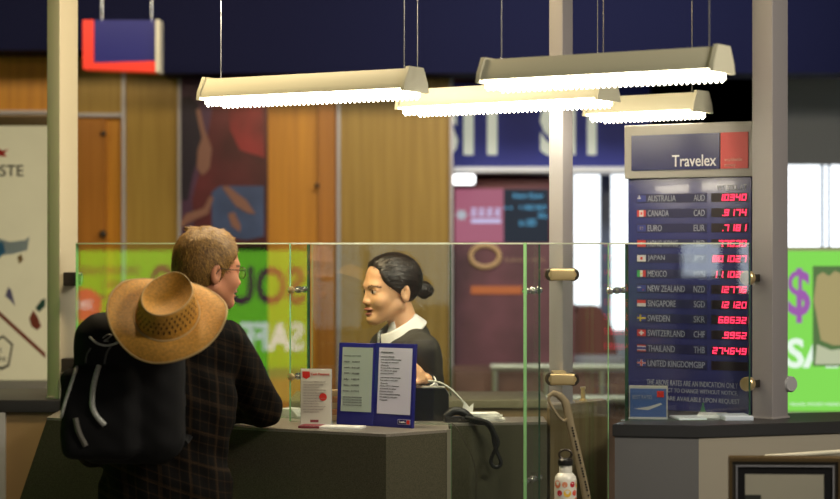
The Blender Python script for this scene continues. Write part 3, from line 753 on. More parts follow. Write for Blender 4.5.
SEG = {'0': 'abcdef', '1': 'bc', '2': 'abged', '3': 'abgcd', '4': 'fgbc', '5': 'afgcd', '6': 'afgedc', '7': 'abc', '8': 'abcdefg', '9': 'abcdfg'}
def digits(parent, s, u0, z0, u1, z1, y):
    mb = MB(); n = 5; chars = []
    for ch in s:
        if ch == '.': chars.append('.')
        else: chars.append(ch)
    nd = sum(c != '.' for c in chars); wd = (u1-u0)/6.0; h = z1-z0; th = h*0.17; sh = 0.14*h
    cur = 6-nd
    def q(x0, zz0, x1, zz1):
        f = lambda x, zz: (x+(zz-z0)/h*sh, zz)
        mb.prism_y([f(x0, zz0), f(x1, zz0), f(x1, zz1), f(x0, zz1)], y-0.001, y)
    for ch in chars:
        x = u0+cur*wd
        if ch == '.': q(x-wd*0.16, z0, x-wd*0.16+th*0.9, z0+th*0.9); continue
        l, r = x+wd*0.12, x+wd*0.88; m_ = (z0+z1)/2
        for sg in SEG[ch]:
            if sg == 'a': q(l, z1-th, r, z1)
            elif sg == 'd': q(l, z0, r, z0+th)
            elif sg == 'g': q(l, m_-th/2, r, m_+th/2)
            elif sg == 'b': q(r-th*.8, m_, r, z1)
            elif sg == 'c': q(r-th*.8, z0, r, m_)
            elif sg == 'f': q(l, m_, l+th*.8, z1)
            elif sg == 'e': q(l, z0, l+th*.8, m_)
        cur += 1
    return mb.build('rate_digits', M_led, parent)
def C_(n, c): return mat('flag_'+n, c, 0.5)
fw_, fr_, fb_, fy_, fg_ = C_('white', (0.5, 0.5, 0.52)), C_('red', (0.45, 0.03, 0.03)), C_('blue', (0.02, 0.03, 0.2)), C_('yellow', (0.6, 0.45, 0.02)), C_('green', (0.03, 0.3, 0.08))
FLAG = {   # list of (x0,z0,x1,z1,material) in 0..1
 'AUSTRALIA': [(0,0,1,1,fb_), (0,.5,.45,.62,fw_), (.2,.45,.28,1,fw_)], 'CANADA': [(0,0,1,1,fw_), (0,0,.25,1,fr_), (.75,0,1,1,fr_), (.4,.3,.6,.7,fr_)],
 'EURO': [(0,0,1,1,fb_), (.35,.3,.42,.4,fy_), (.58,.3,.65,.4,fy_), (.35,.6,.42,.7,fy_), (.58,.6,.65,.7,fy_)], 'HONG KONG': [(0,0,1,1,fr_), (.4,.35,.6,.65,fw_)],
 'JAPAN': [(0,0,1,1,fw_), (.36,.28,.64,.72,fr_)], 'MEXICO': [(0,0,1,1,fw_), (0,0,.33,1,fg_), (.67,0,1,1,fr_), (.42,.38,.58,.62,fy_)],
 'NEW ZEALAND': [(0,0,1,1,fb_), (0,.6,.45,.72,fw_), (.65,.2,.75,.35,fr_)], 'SINGAPORE': [(0,0,1,1,fw_), (0,.5,1,1,fr_)],
 'SWEDEN': [(0,0,1,1,fb_), (0,.38,1,.62,fy_), (.3,0,.46,1,fy_)], 'SWITZERLAND': [(0,0,1,1,fr_), (.2,.4,.8,.6,fw_), (.4,.15,.6,.85,fw_)],
 'THAILAND': [(0,0,1,1,fw_), (0,0,1,.17,fr_), (0,.83,1,1,fr_), (0,.33,1,.67,fb_)], 'UNITED KINGDOM': [(0,0,1,1,fb_), (0,.36,1,.64,fw_), (.38,0,.62,1,fw_), (0,.43,1,.57,fr_), (.44,0,.56,1,fr_)]}
rows = [('AUSTRALIA','AUD','1.0340',198,56), ('CANADA','CAD','.9174',213,43), ('EURO','EUR','.7181',228,30), ('HONG KONG','HKD','7.7630',243.5,52), ('JAPAN','JPY','80.1027',258.5,30), ('MEXICO','MXN','11.1024',274,36),
        ('NEW ZEALAND','NZD','1.2776',289,62), ('SINGAPORE','SGD','1.2120',304,50), ('SWEDEN','SKR','6.8632',319,38), ('SWITZERLAND','CHF','.9952',334,62), ('THAILAND','THB','27.4649',349.5,44), ('UNITED KINGDOM','GBP','',364.5,74)]
for nm, cur_, rate, cy, _ in rows:
    cyl = 243+(cy-243)*0.985
    zc = bd(640, cyl)[1]; hh = 0.0145
    ua, ub, uc, ud = bd(637, 243)[0], bd(707, 243)[0], bd(711.5, 243)[0], bd(748, 243)[0]
    row = MB().box((ua, -0.0215, zc-hh), (ub, -0.020, zc+hh)).build('row_strip', M_bbar, rb)
    wt = {'AUSTRALIA': 28, 'CANADA': 21, 'EURO': 14, 'HONG KONG': 30, 'JAPAN': 17, 'MEXICO': 19, 'NEW ZEALAND': 37, 'SINGAPORE': 28, 'SWEDEN': 22, 'SWITZERLAND': 37, 'THAILAND': 27, 'UNITED KINGDOM': 45}[nm]
    text(row, nm, (bd(648, 243)[0], zc-0.0105, bd(648+wt, 243)[0], zc+0.0105), -0.022, M_lightink, 'country_name')
    text(row, cur_, (bd(694, 243)[0], zc-0.0105, bd(705, 243)[0], zc+0.0105), -0.022, M_lightink, 'currency_code')
    f0, f1 = bd(637.5, 243)[0], bd(646, 243)[0]
    mb = MB()
    for i, (a, b, c, d_, m_) in enumerate(FLAG[nm]):
        mb.m(m_).box((f0+(f1-f0)*a, -0.0222-0.0004*i, zc-.011+.022*b), (f0+(f1-f0)*c, -0.0216, zc-.011+.022*d_))
    mb.build('flag', None, row)
    dsp = MB().box((uc, -0.0215, zc-hh), (ud, -0.020, zc+hh)).build('rate_display', M_disp, rb)
    if rate: digits(dsp, rate, uc+0.002, zc-0.0108, ud-0.004, zc+0.0108, -0.022)
for s, y0_, y1_, a, b in (('THE ABOVE RATES ARE AN INDICATION ONLY', 380, 385.5, 647, 738), ('AND SUBJECT TO CHANGE WITHOUT NOTICE,', 388, 393.5, 647, 738), ('RATES ARE AVAILABLE UPON REQUEST', 396, 401.5, 652, 740)):
    text(rb, s, (bd(a, 243)[0], bd(690, y1_+1)[1], bd(b, 243)[0], bd(690, y0_+1)[1]), -0.0215, M_lightink, 'lettering')

# ------------------------------------------------------------------ things on the right counter
lh = thing('leaflet_holder', 'small blue leaflet in a clear stand on the right counter, left of the rates board', 'leaflet holder', (X(648, 6.38), 6.375, 1.10), R(-8))
MB().box((-0.058, 0, 0.0), (0.058, 0.012, 0.095), 0.001).build('leaflet', mat('leaflet_blue', (0.05, 0.10, 0.28), 0.4), lh)
MB().box((-0.062, 0.012, 0.0), (0.062, 0.02, 0.104), 0.002).build('holder_back', mat('holder_cream', (0.42, 0.40, 0.34), 0.3), lh)
MB().box((-0.062, -0.03, 0.0), (0.062, 0.02, 0.004)).build('holder_base', M_wgrey, lh)
MB().box((0.028, -0.002, 0.068), (0.05, 0, 0.088)).build('red_square', M_red, lh)
MB().prism_y([(-0.045, 0.03), (0.0, 0.026), (0.045, 0.045), (0.04, 0.05), (0.0, 0.037)], -0.0015, 0.0).build('plane_print', M_wgrey, lh)
text(lh, 'BEST RATES', (-0.05, 0.062, 0.012, 0.074), -0.0015, M_lightink, 'lettering')
for i, (px, Y, r_, c_) in enumerate(((688, 6.36, 8, (0.75, 0.82, 0.9)), (712, 6.42, -12, (0.85, 0.88, 0.9)), (735, 6.34, 5, (0.6, 0.68, 0.8)))):
    s_ = MB().box((-0.045, -0.06, 0), (0.045, 0.06, 0.006+0.004*i), 0.001).build('paper_stack', mat('pale_blue_paper_%d' % i, c_, 0.4), None, (X(px, Y), Y, 1.1005), R(r_))
    tag(s_, ['pale blue paper stack beside the small blue leaflet stand', 'palest paper stack in the middle below the rates board', 'darker blue paper stack nearest the right post'][i], 'paper', 'papers below the rates board')
s_ = thing('green_clip', 'tiny green clip on the papers below the rates board', 'clip', (X(704, 6.47), 6.495, 1.10))
MB().prism_y([(-0.012, 0), (0.012, 0), (0.003, 0.03), (-0.003, 0.03)], -0.006, 0.006).build('clip_jaw', mat('clip_green', (0.02, 0.12, 0.05), 0.4), s_)
MB().box((-0.003, -0.002, 0.03), (0.003, 0.002, 0.04)).build('clip_lever', mat('clip_green', (0, 0, 0)), s_)

# ------------------------------------------------------------------ right foreground framed stand
YF = 5.2
def stand(px0, px1, py, Y, rot, label, z_in=True):
    w2 = (X(px1, Y)-X(px0, Y))/2; top = Z(py, Y)
    t = thing('framed_stand', label, 'display stand', ((X(px0, Y)+X(px1, Y))/2, Y, 0), rot)
    def ring(d, th, y0, y1, m, name, zb=0.62):
        mb = MB(); a, b = -w2+d, w2-d; z1 = top-d; z0 = zb+d
        mb.box((a, y0, z0), (a+th, y1, z1)); mb.box((b-th, y0, z0), (b, y1, z1)); mb.box((a+th, y0, z1-th), (b-th, y1, z1)); mb.box((a+th, y0, z0), (b-th, y1, z0+th))
        mb.build(name, m, t)
    bz = mat('aged_bronze', (0.13, 0.085, 0.035), 0.32, 0.5)
    ring(0, 0.008, -0.016, 0.012, bz, 'outer_frame'); ring(0.008, 0.011, -0.010, 0.01, M_darkmetal, 'frame_groove')
    ring(0.018, 0.004, -0.0125, 0.0, mat('dull_silver', (0.28, 0.28, 0.30), 0.4, 0.3), 'silver_inlay'); ring(0.022, 0.020, -0.008, 0.01, M_blackm, 'inner_frame')
    MB().box((-w2+0.04, 0.002, 0.66), (w2-0.04, 0.005, top-0.04)).build('panel_glass', M_glass, t)
    for s in (-1, 1): MB().box((s*(w2-0.06)-0.024, -0.004, 0.66), (s*(w2-0.06)+0.024, 0.0015, top-0.042-(0.055 if s < 0 else 0.078))).build('corner_card', mat('dark_card', (0.02, 0.022, 0.018), 0.6), t)
    MB().tube([(0, 0, 0.03), (0, 0, 0.64)], 0.015).build('stand_pole', bz, t)
    MB().lathe([(0, 0), (0.14, 0), (0.14, 0.012), (0.03, 0.03), (0, 0.03)]).build('stand_base', bz, t)
    MB().tube([(-w2, -0.004, top), (w2, -0.004, top)], 0.007, n=12).build('top_roll', bz, t)
stand(729, 840, 458, YF, R(-3), 'bronze framed display stand with silver inlay at the lower right')
rl = thing('barrier_rail', 'cream rail rising to the right behind the bronze framed stand', 'rail', (X(765, 5.6), 5.6, 0))
MB().tube([(0, 0, Z(457, 5.6)), (X(870, 5.6)-X(765, 5.6), 0, Z(450, 5.6))], 0.007).build('rail_bar', M_cream, rl)
MB().tube([(0.262, 0, 0), (0.262, 0, Z(450.4, 5.6))], 0.008).build('rail_post', M_darkmetal, rl)

# ------------------------------------------------------------------ luggage, strap and bottle (centre bottom)
sx, sy = X(572, 5.85), 5.86
sc_ = thing('suitcase', 'dark upright suitcase with a grey webbing strap beside the white bottle', 'suitcase', (sx, sy, 0), R(6))
MB().box((-0.13, -0.09, 0.04), (0.16, 0.09, 0.80), 0.03).build('shell', mat('suitcase_brown', (0.03, 0.022, 0.014), 0.6), sc_)
for a in (-0.09, 0.12):
    for b in (-0.06, 0.06): MB().lathe([(0.0, -0.012), (0.022, -0.012), (0.022, 0.012), (0, 0.012)], (a, b, 0.022), n=16, axis='x').build('wheel', M_black, sc_)
M_web = mat('grey_webbing', (0.24, 0.19, 0.11), 0.7, bump=0.3, bscale=400)
def catmull(pts, n=8):
    out = []; pts = [Vector(p) for p in pts]
    for i in range(len(pts)-1):
        p0, p1, p2, p3 = pts[max(i-1, 0)], pts[i], pts[i+1], pts[min(i+2, len(pts)-1)]
        for k in range(n):
            t = k/n; out.append(0.5*((2*p1)+(p2-p0)*t+(2*p0-5*p1+4*p2-p3)*t*t+(3*p1-p0-3*p2+p3)*t**3))
    out.append(pts[-1]); return out
YT = 5.86
strap = thing('webbing_strap', 'grey webbing loop strap rising in a hook behind the white bottle', 'strap', (0, 0, 0))
pp = [P(x, y, YT) for x, y in ((548, 397), (553, 393.5), (559, 395.5), (565, 402), (568, 413), (571, 428), (576, 448), (581, 470), (586, 495), (588, 515))]; pp.append(Vector((X(589, YT), YT, 0.795)))
MB().tube(catmull(pp), [0.006]*8+[0.009]*8+[0.011]*8+[0.0125]*(8*(len(pp)-4))+[0.0125], n=12, flat=0.6).build('strap_tube', M_web, strap)
pp2 = [P(x, y, YT-0.004) for x, y in ((548.5, 397), (549.5, 402), (554, 410), (559, 417), (564, 421), (568, 418))]
MB().tube(catmull(pp2), 0.0045, n=8).build('strap_loop', M_web, strap)
pr = MB()
for k in range(26):
    y = 428+k*2.7; x = 571+(y-428)*0.24
    if k % 5 == 4: continue
    c = P(x+1.5, y, YT-0.0085); pr.box(c+Vector((-0.003, -0.001, -0.002)), c+Vector((0.002, 0.0015, 0.0025)))
pr.build('strap_print', M_blackm, strap)

bx_, by_ = X(565.5, 5.80), 5.80
bt = thing('water_bottle', 'white metal water bottle with coloured flower dots and black loop cap', 'bottle', (bx_, by_, 0.80))
zt_ = Z(465, 5.80)-0.80
M_bw = mat('bottle_white', (0.78, 0.76, 0.68), 0.3, coat=0.3)
MB().lathe([(0, 0), (0.029, 0), (0.032, 0.004), (0.0325, zt_-0.045), (0.031, zt_-0.034), (0.024, zt_-0.026), (0.0195, zt_-0.022), (0.019, zt_), (0, zt_)], n=40).build('bottle_body', M_bw, bt)
cap = MB().lathe([(0, zt_), (0.0215, zt_), (0.0225, zt_+0.004), (0.022, zt_+0.015), (0.017, zt_+0.02), (0, zt_+0.02)], n=32).build('cap', M_black, bt)
MB().tube([(0.018*math.cos(t*PI/14), 0.0, zt_+0.031+0.014*math.sin(t*PI/14)) for t in range(28)], 0.0035, n=8, closed=True).build('cap_ring', M_darkmetal, cap)
cols = [(0.75, 0.22, 0.10), (0.80, 0.30, 0.16), (0.55, 0.02, 0.04), (0.85, 0.52, 0.05), (0.75, 0.1, 0.06), (0.8, 0.35, 0.3)]
k = 0
for row_, dz in enumerate((0.054, 0.079, 0.104, 0.129)):
    for a in (-140, -98, -56, -14, 28, 70, 112, 154):
        aa = R(a+row_*14); r0 = 0.0327; c = Vector((r0*math.cos(aa), r0*math.sin(aa), zt_-dz)); nrm = Vector((math.cos(aa), math.sin(aa), 0)); tg = Vector((-math.sin(aa), math.cos(aa), 0))
        mb = MB(); rr = 0.0085 if (k % 3) else 0.0115
        mb.poly([c+nrm*0.0004+tg*rr*math.cos(t*PI/6)+Vector((0, 0, rr*math.sin(t*PI/6)))-nrm*(rr*math.cos(t*PI/6))**2/(2*r0) for t in range(12)])
        mb.build('printed_dot', mat('dot_%d' % (k % 6), cols[k % 6], 0.4), bt); k += 1

# ------------------------------------------------------------------ things on the kiosk counter
# twin blue sign frames
bf = thing('twin_sign_frame', 'blue two-panel sign frame with printed notices on the counter before the woman', 'sign frame', (0, 0, 1.10))
q0, q1, q2 = (X(337, 6.16), 6.16), (X(373.5, 6.10), 6.10), (X(412.5, 6.02), 6.02)
def signpanel(a, b, top_py, paper, label, lines, zbase):
    L = math.hypot(b[0]-a[0], b[1]-a[1]); an = math.atan2(b[1]-a[1], b[0]-a[0]); H_ = Z(top_py, (a[1]+b[1])/2)-1.10
    p = MB().box((0, -0.004, 0), (L, 0.010, H_), 0.0015).build('sign_panel', M_blue, bf); p.location = (a[0], a[1], 0); p.rotation_euler = (R(-4), 0, an)
    pg = MB().box((0.014, -0.0055, zbase), (L-0.008, -0.004, H_-0.014)).build('notice_sheet', paper, p)
    random.seed(len(lines))
    for (u, z, wd, s, h) in lines:
        text(pg, s, (0.014+u, H_-0.014-z-h, 0.014+u+wd, H_-0.014-z), -0.006, M_ink, 'lettering')
    return p, L, H_
lnsL = [(0.006, 0.024, 0.06, 'exchange rates today', 0.004)]
for i, (a, b) in enumerate((('euro', '0.7012'), ('pound', '0.6120'), ('yen', '79.200'), ('dollar', '1.0210'), ('franc', '0.9630'), ('krona', '6.7211'))):
    lnsL.append((0.008, 0.042+i*0.018, 0.018, a, 0.005)); lnsL.append((0.036, 0.042+i*0.018, 0.026, b, 0.005))
for i in range(4): lnsL.append((0.008, 0.152+i*0.008, 0.066, 'rates may change without further notice', 0.0042))
signpanel(q0, q1, 343, mat('notice_greygreen', (0.30, 0.36, 0.32), 0.4), 'L', lnsL, 0.042)
lnsR = [(0.008, 0.012, 0.045, 'IMPORTANT NOTICE', 0.004)]
for i in range(16):
    lnsR.append((0.008, 0.026+i*0.0085 + (0.004 if i > 6 else 0), [0.05, 0.075, 0.066, 0.03, 0.07, 0.06][i % 6], ['please check', 'your money before leaving', 'fees apply to card sales', 'thank', 'we may ask for a document', 'no refunds are given'][i % 6], 0.0038))
p, L, H_ = signpanel(q1, q2, 343.5, mat('notice_lavender', (0.50, 0.50, 0.62), 0.4), 'R', lnsR, 0.040)
MB().box((L-0.052, -0.0055, 0.010), (L-0.006, -0.004, 0.026)).build('logo_plate', mat('logo_grey_line', (0.30, 0.30, 0.45), 0.4), p)
MB().box((L-0.050, -0.0062, 0.012), (L-0.020, -0.0055, 0.024)).build('logo_navy', M_navy, p)
MB().box((L-0.018, -0.0062, 0.012), (L-0.008, -0.0055, 0.024)).build('logo_red', M_red, p)
text(p, 'Travelex', (L-0.047, 0.015, L-0.022, 0.021), -0.0066, M_white, 'lettering')

# leaflet stand
ls = thing('leaflet_stand', 'white card leaflet with red heading standing on the counter by the left frame', 'leaflet', (X(316, 6.14), 6.14, 1.10), R(-6))
h_ = Z(369.5, 6.14)-1.10
MB().box((-0.047, 0, 0.0), (0.047, 0.004, h_), 0.0006).build('leaflet_card', mat('leaflet_cream', (0.55, 0.52, 0.44), 0.5), ls)
MB().box((-0.049, 0.004, 0.0), (0.049, 0.007, h_+0.002)).build('stand_back', M_wgrey, ls)
MB().box((-0.049, -0.022, 0.0), (0.049, 0.04, 0.003)).build('stand_base', M_wgrey, ls)
MB().prism_y([(-0.043, h_-0.006), (-0.020, h_-0.006), (-0.018, h_-0.022), (-0.030, h_-0.030), (-0.042, h_-0.024)], -0.0008, 0).build('red_emblem', M_red, ls)
text(ls, 'Cash Passport', (-0.016, h_-0.020, 0.042, h_-0.010), -0.0012, M_red, 'lettering', bold=0.01)
for i in range(12): text(ls, ['load money before you go', 'use it around the world', 'safe and easy to carry'][i % 3], (-0.040, h_-0.040-i*0.0085, -0.040+[0.07, 0.062, 0.05][i % 3], h_-0.036-i*0.0085), -0.0012, mat('leaflet_ink', (0.25, 0.2, 0.18), 0.6), 'lettering')
MB().lathe([(0, 0), (0.012, 0), (0.012, -0.001), (0, -0.001)], (0.022, 0, h_-0.085), n=24, axis='y').build('red_medal', M_red, ls)
MB().box((-0.018, -0.001, 0.008), (0.008, 0, 0.016)).build('logo_plate', M_maroon, ls)

# flyers lying on the counter
fl = thing('flyer_stack', 'low stack of white flyers with dark red edge lying on the counter front', 'flyers', (X(333, 6.03), 6.035, 1.10), R(-14))
MB().box((-0.10, -0.03, 0), (0.095, 0.035, 0.007), 0.001).build('flyer_pile', M_white, fl)
MB().box((-0.101, -0.0315, 0.0005), (-0.035, -0.030, 0.0065)).build('red_cover', M_maroon, fl)
MB().box((-0.10, -0.03, 0.0072), (-0.035, 0.035, 0.0078)).build('red_cover', M_maroon, fl)

# folded orange notes / pads behind leaflet
for i in range(5):
    c = MB().box((-0.016, -0.02, 0), (0.016, 0.02, 0.019), 0.002).build('ticket_roll', mat('salmon_pad', (0.60, 0.24, 0.08), 0.6) if i % 2 else mat('peach_pad', (0.62, 0.40, 0.20), 0.6), None, (X(334, 6.27)+0.002*(i % 2), 6.285, 1.1005+0.0196*i))
    tag(c, ['peach pad at the bottom of the small stack behind the blue frame', 'salmon pad second from the bottom of the small stack', 'peach pad in the middle of the small stack behind the frame', 'salmon pad second from the top of the small stack', 'peach pad on top of the small stack behind the frame'][i], 'notepad', 'small stack of pads behind the blue frame')

# papers by the man's elbow, inside
pw = MB()
for k in range(6): pw.box((-0.055+0.003*k, -0.03, 0.004*k), (0.055-0.005*k, 0.03, 0.004*k+0.0045))
o = pw.build('paper_pile', M_white, None, (X(293, 6.46), 6.455, 1.1005), R(-43.6)); tag(o, 'loose white papers behind the glass near the man\'s elbow', 'paper')
# notepads right
for k, (px, rz, Y, zz) in enumerate(((490, 5, 6.28, 0), (487, -12, 6.285, 0.008), (484, 10, 6.285, 0.016))):
    o = MB().box((-0.045, -0.035, 0), (0.045, 0.035, 0.0075), 0.0005).build('notepad', M_white, None, (X(px, Y), Y+0.02, 1.1005+zz), R(rz))
    tag(o, ['white notepad at the bottom of the pile right of the phone', 'white notepad in the middle of the pile right of the phone', 'white notepad on top of the pile right of the phone'][k], 'notepad', 'white notepads right of the phone')
pt = thing('paper_scrap', 'small folded white slip standing above the phone cord', 'paper', (X(468, 6.33), 6.33, 1.10), R(15))
MB().prism_y([(-0.012, 0.0), (0.012, 0.0), (0.016, 0.03), (0.018, 0.052), (0.004, 0.040), (-0.012, 0.058), (-0.018, 0.04)], -0.002, 0.0).build('slip', M_white, pt)
MB().prism_y([(-0.012, 0.0), (0.012, 0.0), (0.010, 0.03), (-0.014, 0.04)], 0.002, 0.004).build('slip_fold', M_cream, pt)

# card terminal / phone with cords
ph = thing('desk_phone', 'black desk phone behind the glass, right of the blue frame', 'phone', (X(431, 6.30), 6.30, 1.10))
MB().prism_y([(-0.062, 0), (0.056, 0), (0.056, 0.085), (0.045, 0.102), (-0.05, 0.106), (-0.062, 0.095)], -0.03, 0.05).build('phone_body', M_black, ph)
MB().box((-0.03, -0.031, 0.103), (0.045, 0.03, 0.108), 0.002).build('phone_lid', mat('phone_lid_grey', (0.25, 0.25, 0.22), 0.4), ph)
hs_ = thing('phone_handset', 'black handset lying on the counter with its twisted cord hanging down', 'handset', (X(460, 6.20), 6.24, 1.10), R(10))
MB().prism([( -0.05, -0.022), (0.035, -0.022), (0.045, 0.0), (0.035, 0.02), (-0.05, 0.02)], 0.0, 0.018).build('handset_base', M_black, hs_)
MB().tube(catmull([(-0.045, 0, 0.016), (-0.02, 0, 0.034), (0.01, 0, 0.030), (0.035, 0, 0.010)]), 0.013, n=12).build('handset_grip', M_black, hs_)
cord = thing('twisted_cord', 'thick black twisted cord looping down the counter side', 'cord', (0, 0, 0))
YQ = 6.165
base = [Vector((X(462, 6.19), 6.21, 1.112)), P(478, 423, 6.19), P(486, 424, 6.165), P(492, 432, YQ), P(494, 443, YQ), P(497, 452, YQ), P(501, 462, YQ), P(498, 467, YQ), P(493, 466, YQ), P(491, 460, YQ), P(495, 450, YQ-0.010), P(498, 442, YQ-0.012), P(494, 432, YQ-0.012), P(490, 424, 6.155), P(482, 420.5, 6.17), Vector((X(466, 6.19), 6.20, 1.118))]
cp_ = catmull(base, 10)
MB().tube(cp_, 0.0062, n=8).build('cord_loop', M_black, cord)
cab = thing('thin_cable', 'thin dark cable hanging down the counter side left of the twisted cord', 'cable', (0, 0, 0))
MB().tube(catmull([Vector((X(450, 6.2), 6.22, 1.104)), P(456, 427, 6.17), P(464, 440, 6.15), P(472, 456, 6.15), P(476, 475, 6.15), P(476, 500, 6.15), P(475, 560, 6.15), Vector((X(474, 6.15), 6.15, 0.02))]), 0.0014, n=6).build('cable', mat('cable_brown', (0.05, 0.035, 0.02), 0.5), cab)
wc = thing('pale_glint', 'pale curved glint arching from the phone to the counter, made as a tube', 'cable', (0, 0, 0))
MB().tube(catmull([P(428, 381, 6.34), P(438, 382, 6.34), P(448, 387, 6.34), P(459, 397, 6.34), P(466, 407, 6.34), P(470, 418, 6.34)]), 0.0035, n=8).build('cable', mat('pale_glint_grey', (0.5, 0.5, 0.42), 0.3), wc)  # solid tube stands in for a curved glossy reflection

# ------------------------------------------------------------------ PEOPLE
M_skin_w = mat('warm_skin', (0.74, 0.42, 0.22), 0.5, sss=0.12)
M_skin_m = mat('fair_skin', (0.60, 0.25, 0.13), 0.5, sss=0.12)
M_lip = mat('lips', (0.36, 0.13, 0.09), 0.4)
M_eyew = mat('eye_white', (0.6, 0.55, 0.5), 0.25)
M_iris = mat('dark_iris', (0.02, 0.012, 0.008), 0.2)
M_brow = mat('dark_brow', (0.20, 0.10, 0.055), 0.7)

def head_sdf(q, jaw_w=1.0, open_mouth=0.0, ear_x=-0.022, nose=1.0):
    d = ell(q, (-0.012, 0, 0.036), (0.094, 0.073, 0.080))
    d = smin(d, ell(q, (0.030, 0, -0.030), (0.053, 0.056*jaw_w, 0.072)), 0.03)
    for s in (-1, 1):
        d = smin(d, cone(q, (-0.012, s*0.048*jaw_w, -0.050), (0.058, s*0.012, -0.092), 0.019, 0.018), 0.022)
        d = smin(d, ell(q, (0.050, s*0.035, -0.032), (0.028, 0.024, 0.026)), 0.015)
    d = smin(d, ell(q, (0.068, 0, -0.094), (0.017, 0.019, 0.015)), 0.014)
    d = smin(d, ell(q, (0.066, 0, 0.016), (0.020, 0.046, 0.013)), 0.018)
    for s in (-1, 1):
        d = smax(d, -ell(q, (0.090, s*0.031, -0.002), (0.017, 0.018, 0.011)), 0.010)
        d = smin(d, ell(q, (0.0635, s*0.031, -0.002), (0.0165, 0.0165, 0.0125)), 0.003)
        # eyelid fold
        d = smin(d, cone(q, (0.074, s*0.016, 0.005), (0.068, s*0.046, 0.003), 0.0045, 0.004), 0.005)
        d = smin(d, cone(q, (0.073, s*0.018, -0.011), (0.067, s*0.044, -0.010), 0.0035, 0.003), 0.006)
    d = smin(d, cone(q, (0.074, 0, 0.006), (0.0965*nose, 0, -0.034), 0.0065, 0.0100), 0.011)
    for s in (-1, 1): d = smin(d, ell(q, (0.087*(0.5+nose*0.5), s*0.0125, -0.037), (0.010, 0.0080, 0.0075)), 0.008)
    om = open_mouth
    d = smin(d, ell(q, (0.080, 0, -0.060), (0.0135, 0.022, 0.0065)), 0.005)
    d = smin(d, ell(q, (0.077, 0, -0.0725-om), (0.0130, 0.019, 0.0070)), 0.005)
    d = smax(d, -ell(q, (0.092, 0, -0.0665-om*0.5), (0.014, 0.019, 0.0014+om*0.55)), 0.003)
    for s in (-1, 1):
        e = ell(q, (ear_x, s*0.075, -0.010), (0.017, 0.009, 0.031))
        e = smax(e, -ell(q, (ear_x+0.004, s*0.085, -0.008), (0.009, 0.008, 0.018)), 0.005)
        d = smin(d, e, 0.006)
    return d
def hand_sdf(p, wrist, direc, normal, sc=1.0, curl=0.5, side=1):
    f = Vector(direc).normalized(); n = Vector(normal); n = (n-f*n.dot(f)).normalized(); s = f.cross(n)*side
    W = Vector(wrist)
    d = ell(p.local(tuple(W+f*0.045*sc), [tuple(f), tuple(s), tuple(n)]), (0, 0, 0), (0.052*sc, 0.040*sc, 0.016*sc))
    lens = (0.070, 0.078, 0.073, 0.058)
    for i, ln in enumerate(lens):
        a = W+f*0.082*sc+s*(-0.028+0.0187*i)*sc
        b = a+(f*math.cos(curl*0.5)-n*math.sin(curl*0.5))*ln*0.45*sc+s*(i-1.5)*0.002
        c = b+(f*math.cos(curl*1.5)-n*math.sin(curl*1.5))*ln*0.55*sc
        d = smin(d, cone(p, a-f*0.02*sc, b, 0.0092*sc, 0.0085*sc), 0.005)
        d = smin(d, cone(p, b, c, 0.0085*sc, 0.007*sc), 0.003)
    a = W+f*0.025*sc-s*0.030*sc; b = a+(f*0.6-s*0.7-n*0.3).normalized()*0.035*sc; c = b+(f*0.9-s*0.1-n*0.3).normalized()*0.030*sc
    d = smin(d, cone(p, a, b, 0.012*sc, 0.010*sc), 0.008); d = smin(d, cone(p, b, c, 0.010*sc, 0.008*sc), 0.004)
    return d
def face_mats(V, Q, O, M, brow=True, open_mouth=0.0):
    c = V[Q].mean(1)-np.array(O); q = c @ np.array(M).T
    mi = np.zeros(len(Q), int)
    x, y, z = q[:, 0], np.abs(q[:, 1]), q[:, 2]
    lip = (x > 0.074) & (((y/0.022)**2+((z+0.0605)/0.0075)**2 < 1) | ((y/0.019)**2+((z+0.073+open_mouth)/0.0085)**2 < 1) | ((y < 0.016) & (z < -0.06) & (z > -0.073-open_mouth)))
    mi[lip] = 1
    eye = (x > 0.05) & (((y-0.031)/0.0135)**2+((z+0.003)/0.0058)**2 < 1); mi[eye] = 2
    iris = (x > 0.05) & (((y-0.032)/0.0062)**2+((z+0.003)/0.0062)**2 < 1); mi[iris] = 3
    if brow:
        zz = 0.0185-0.25*np.abs(y-0.034)
        mi[(x > 0.04) & (y > 0.014) & (y < 0.054) & (np.abs(z-zz) < 0.0030)] = 4
        mi[(x > 0.04) & (np.abs(y-0.031) < 0.016) & (np.abs(z-0.0045) < 0.0016)] = 4
    return mi

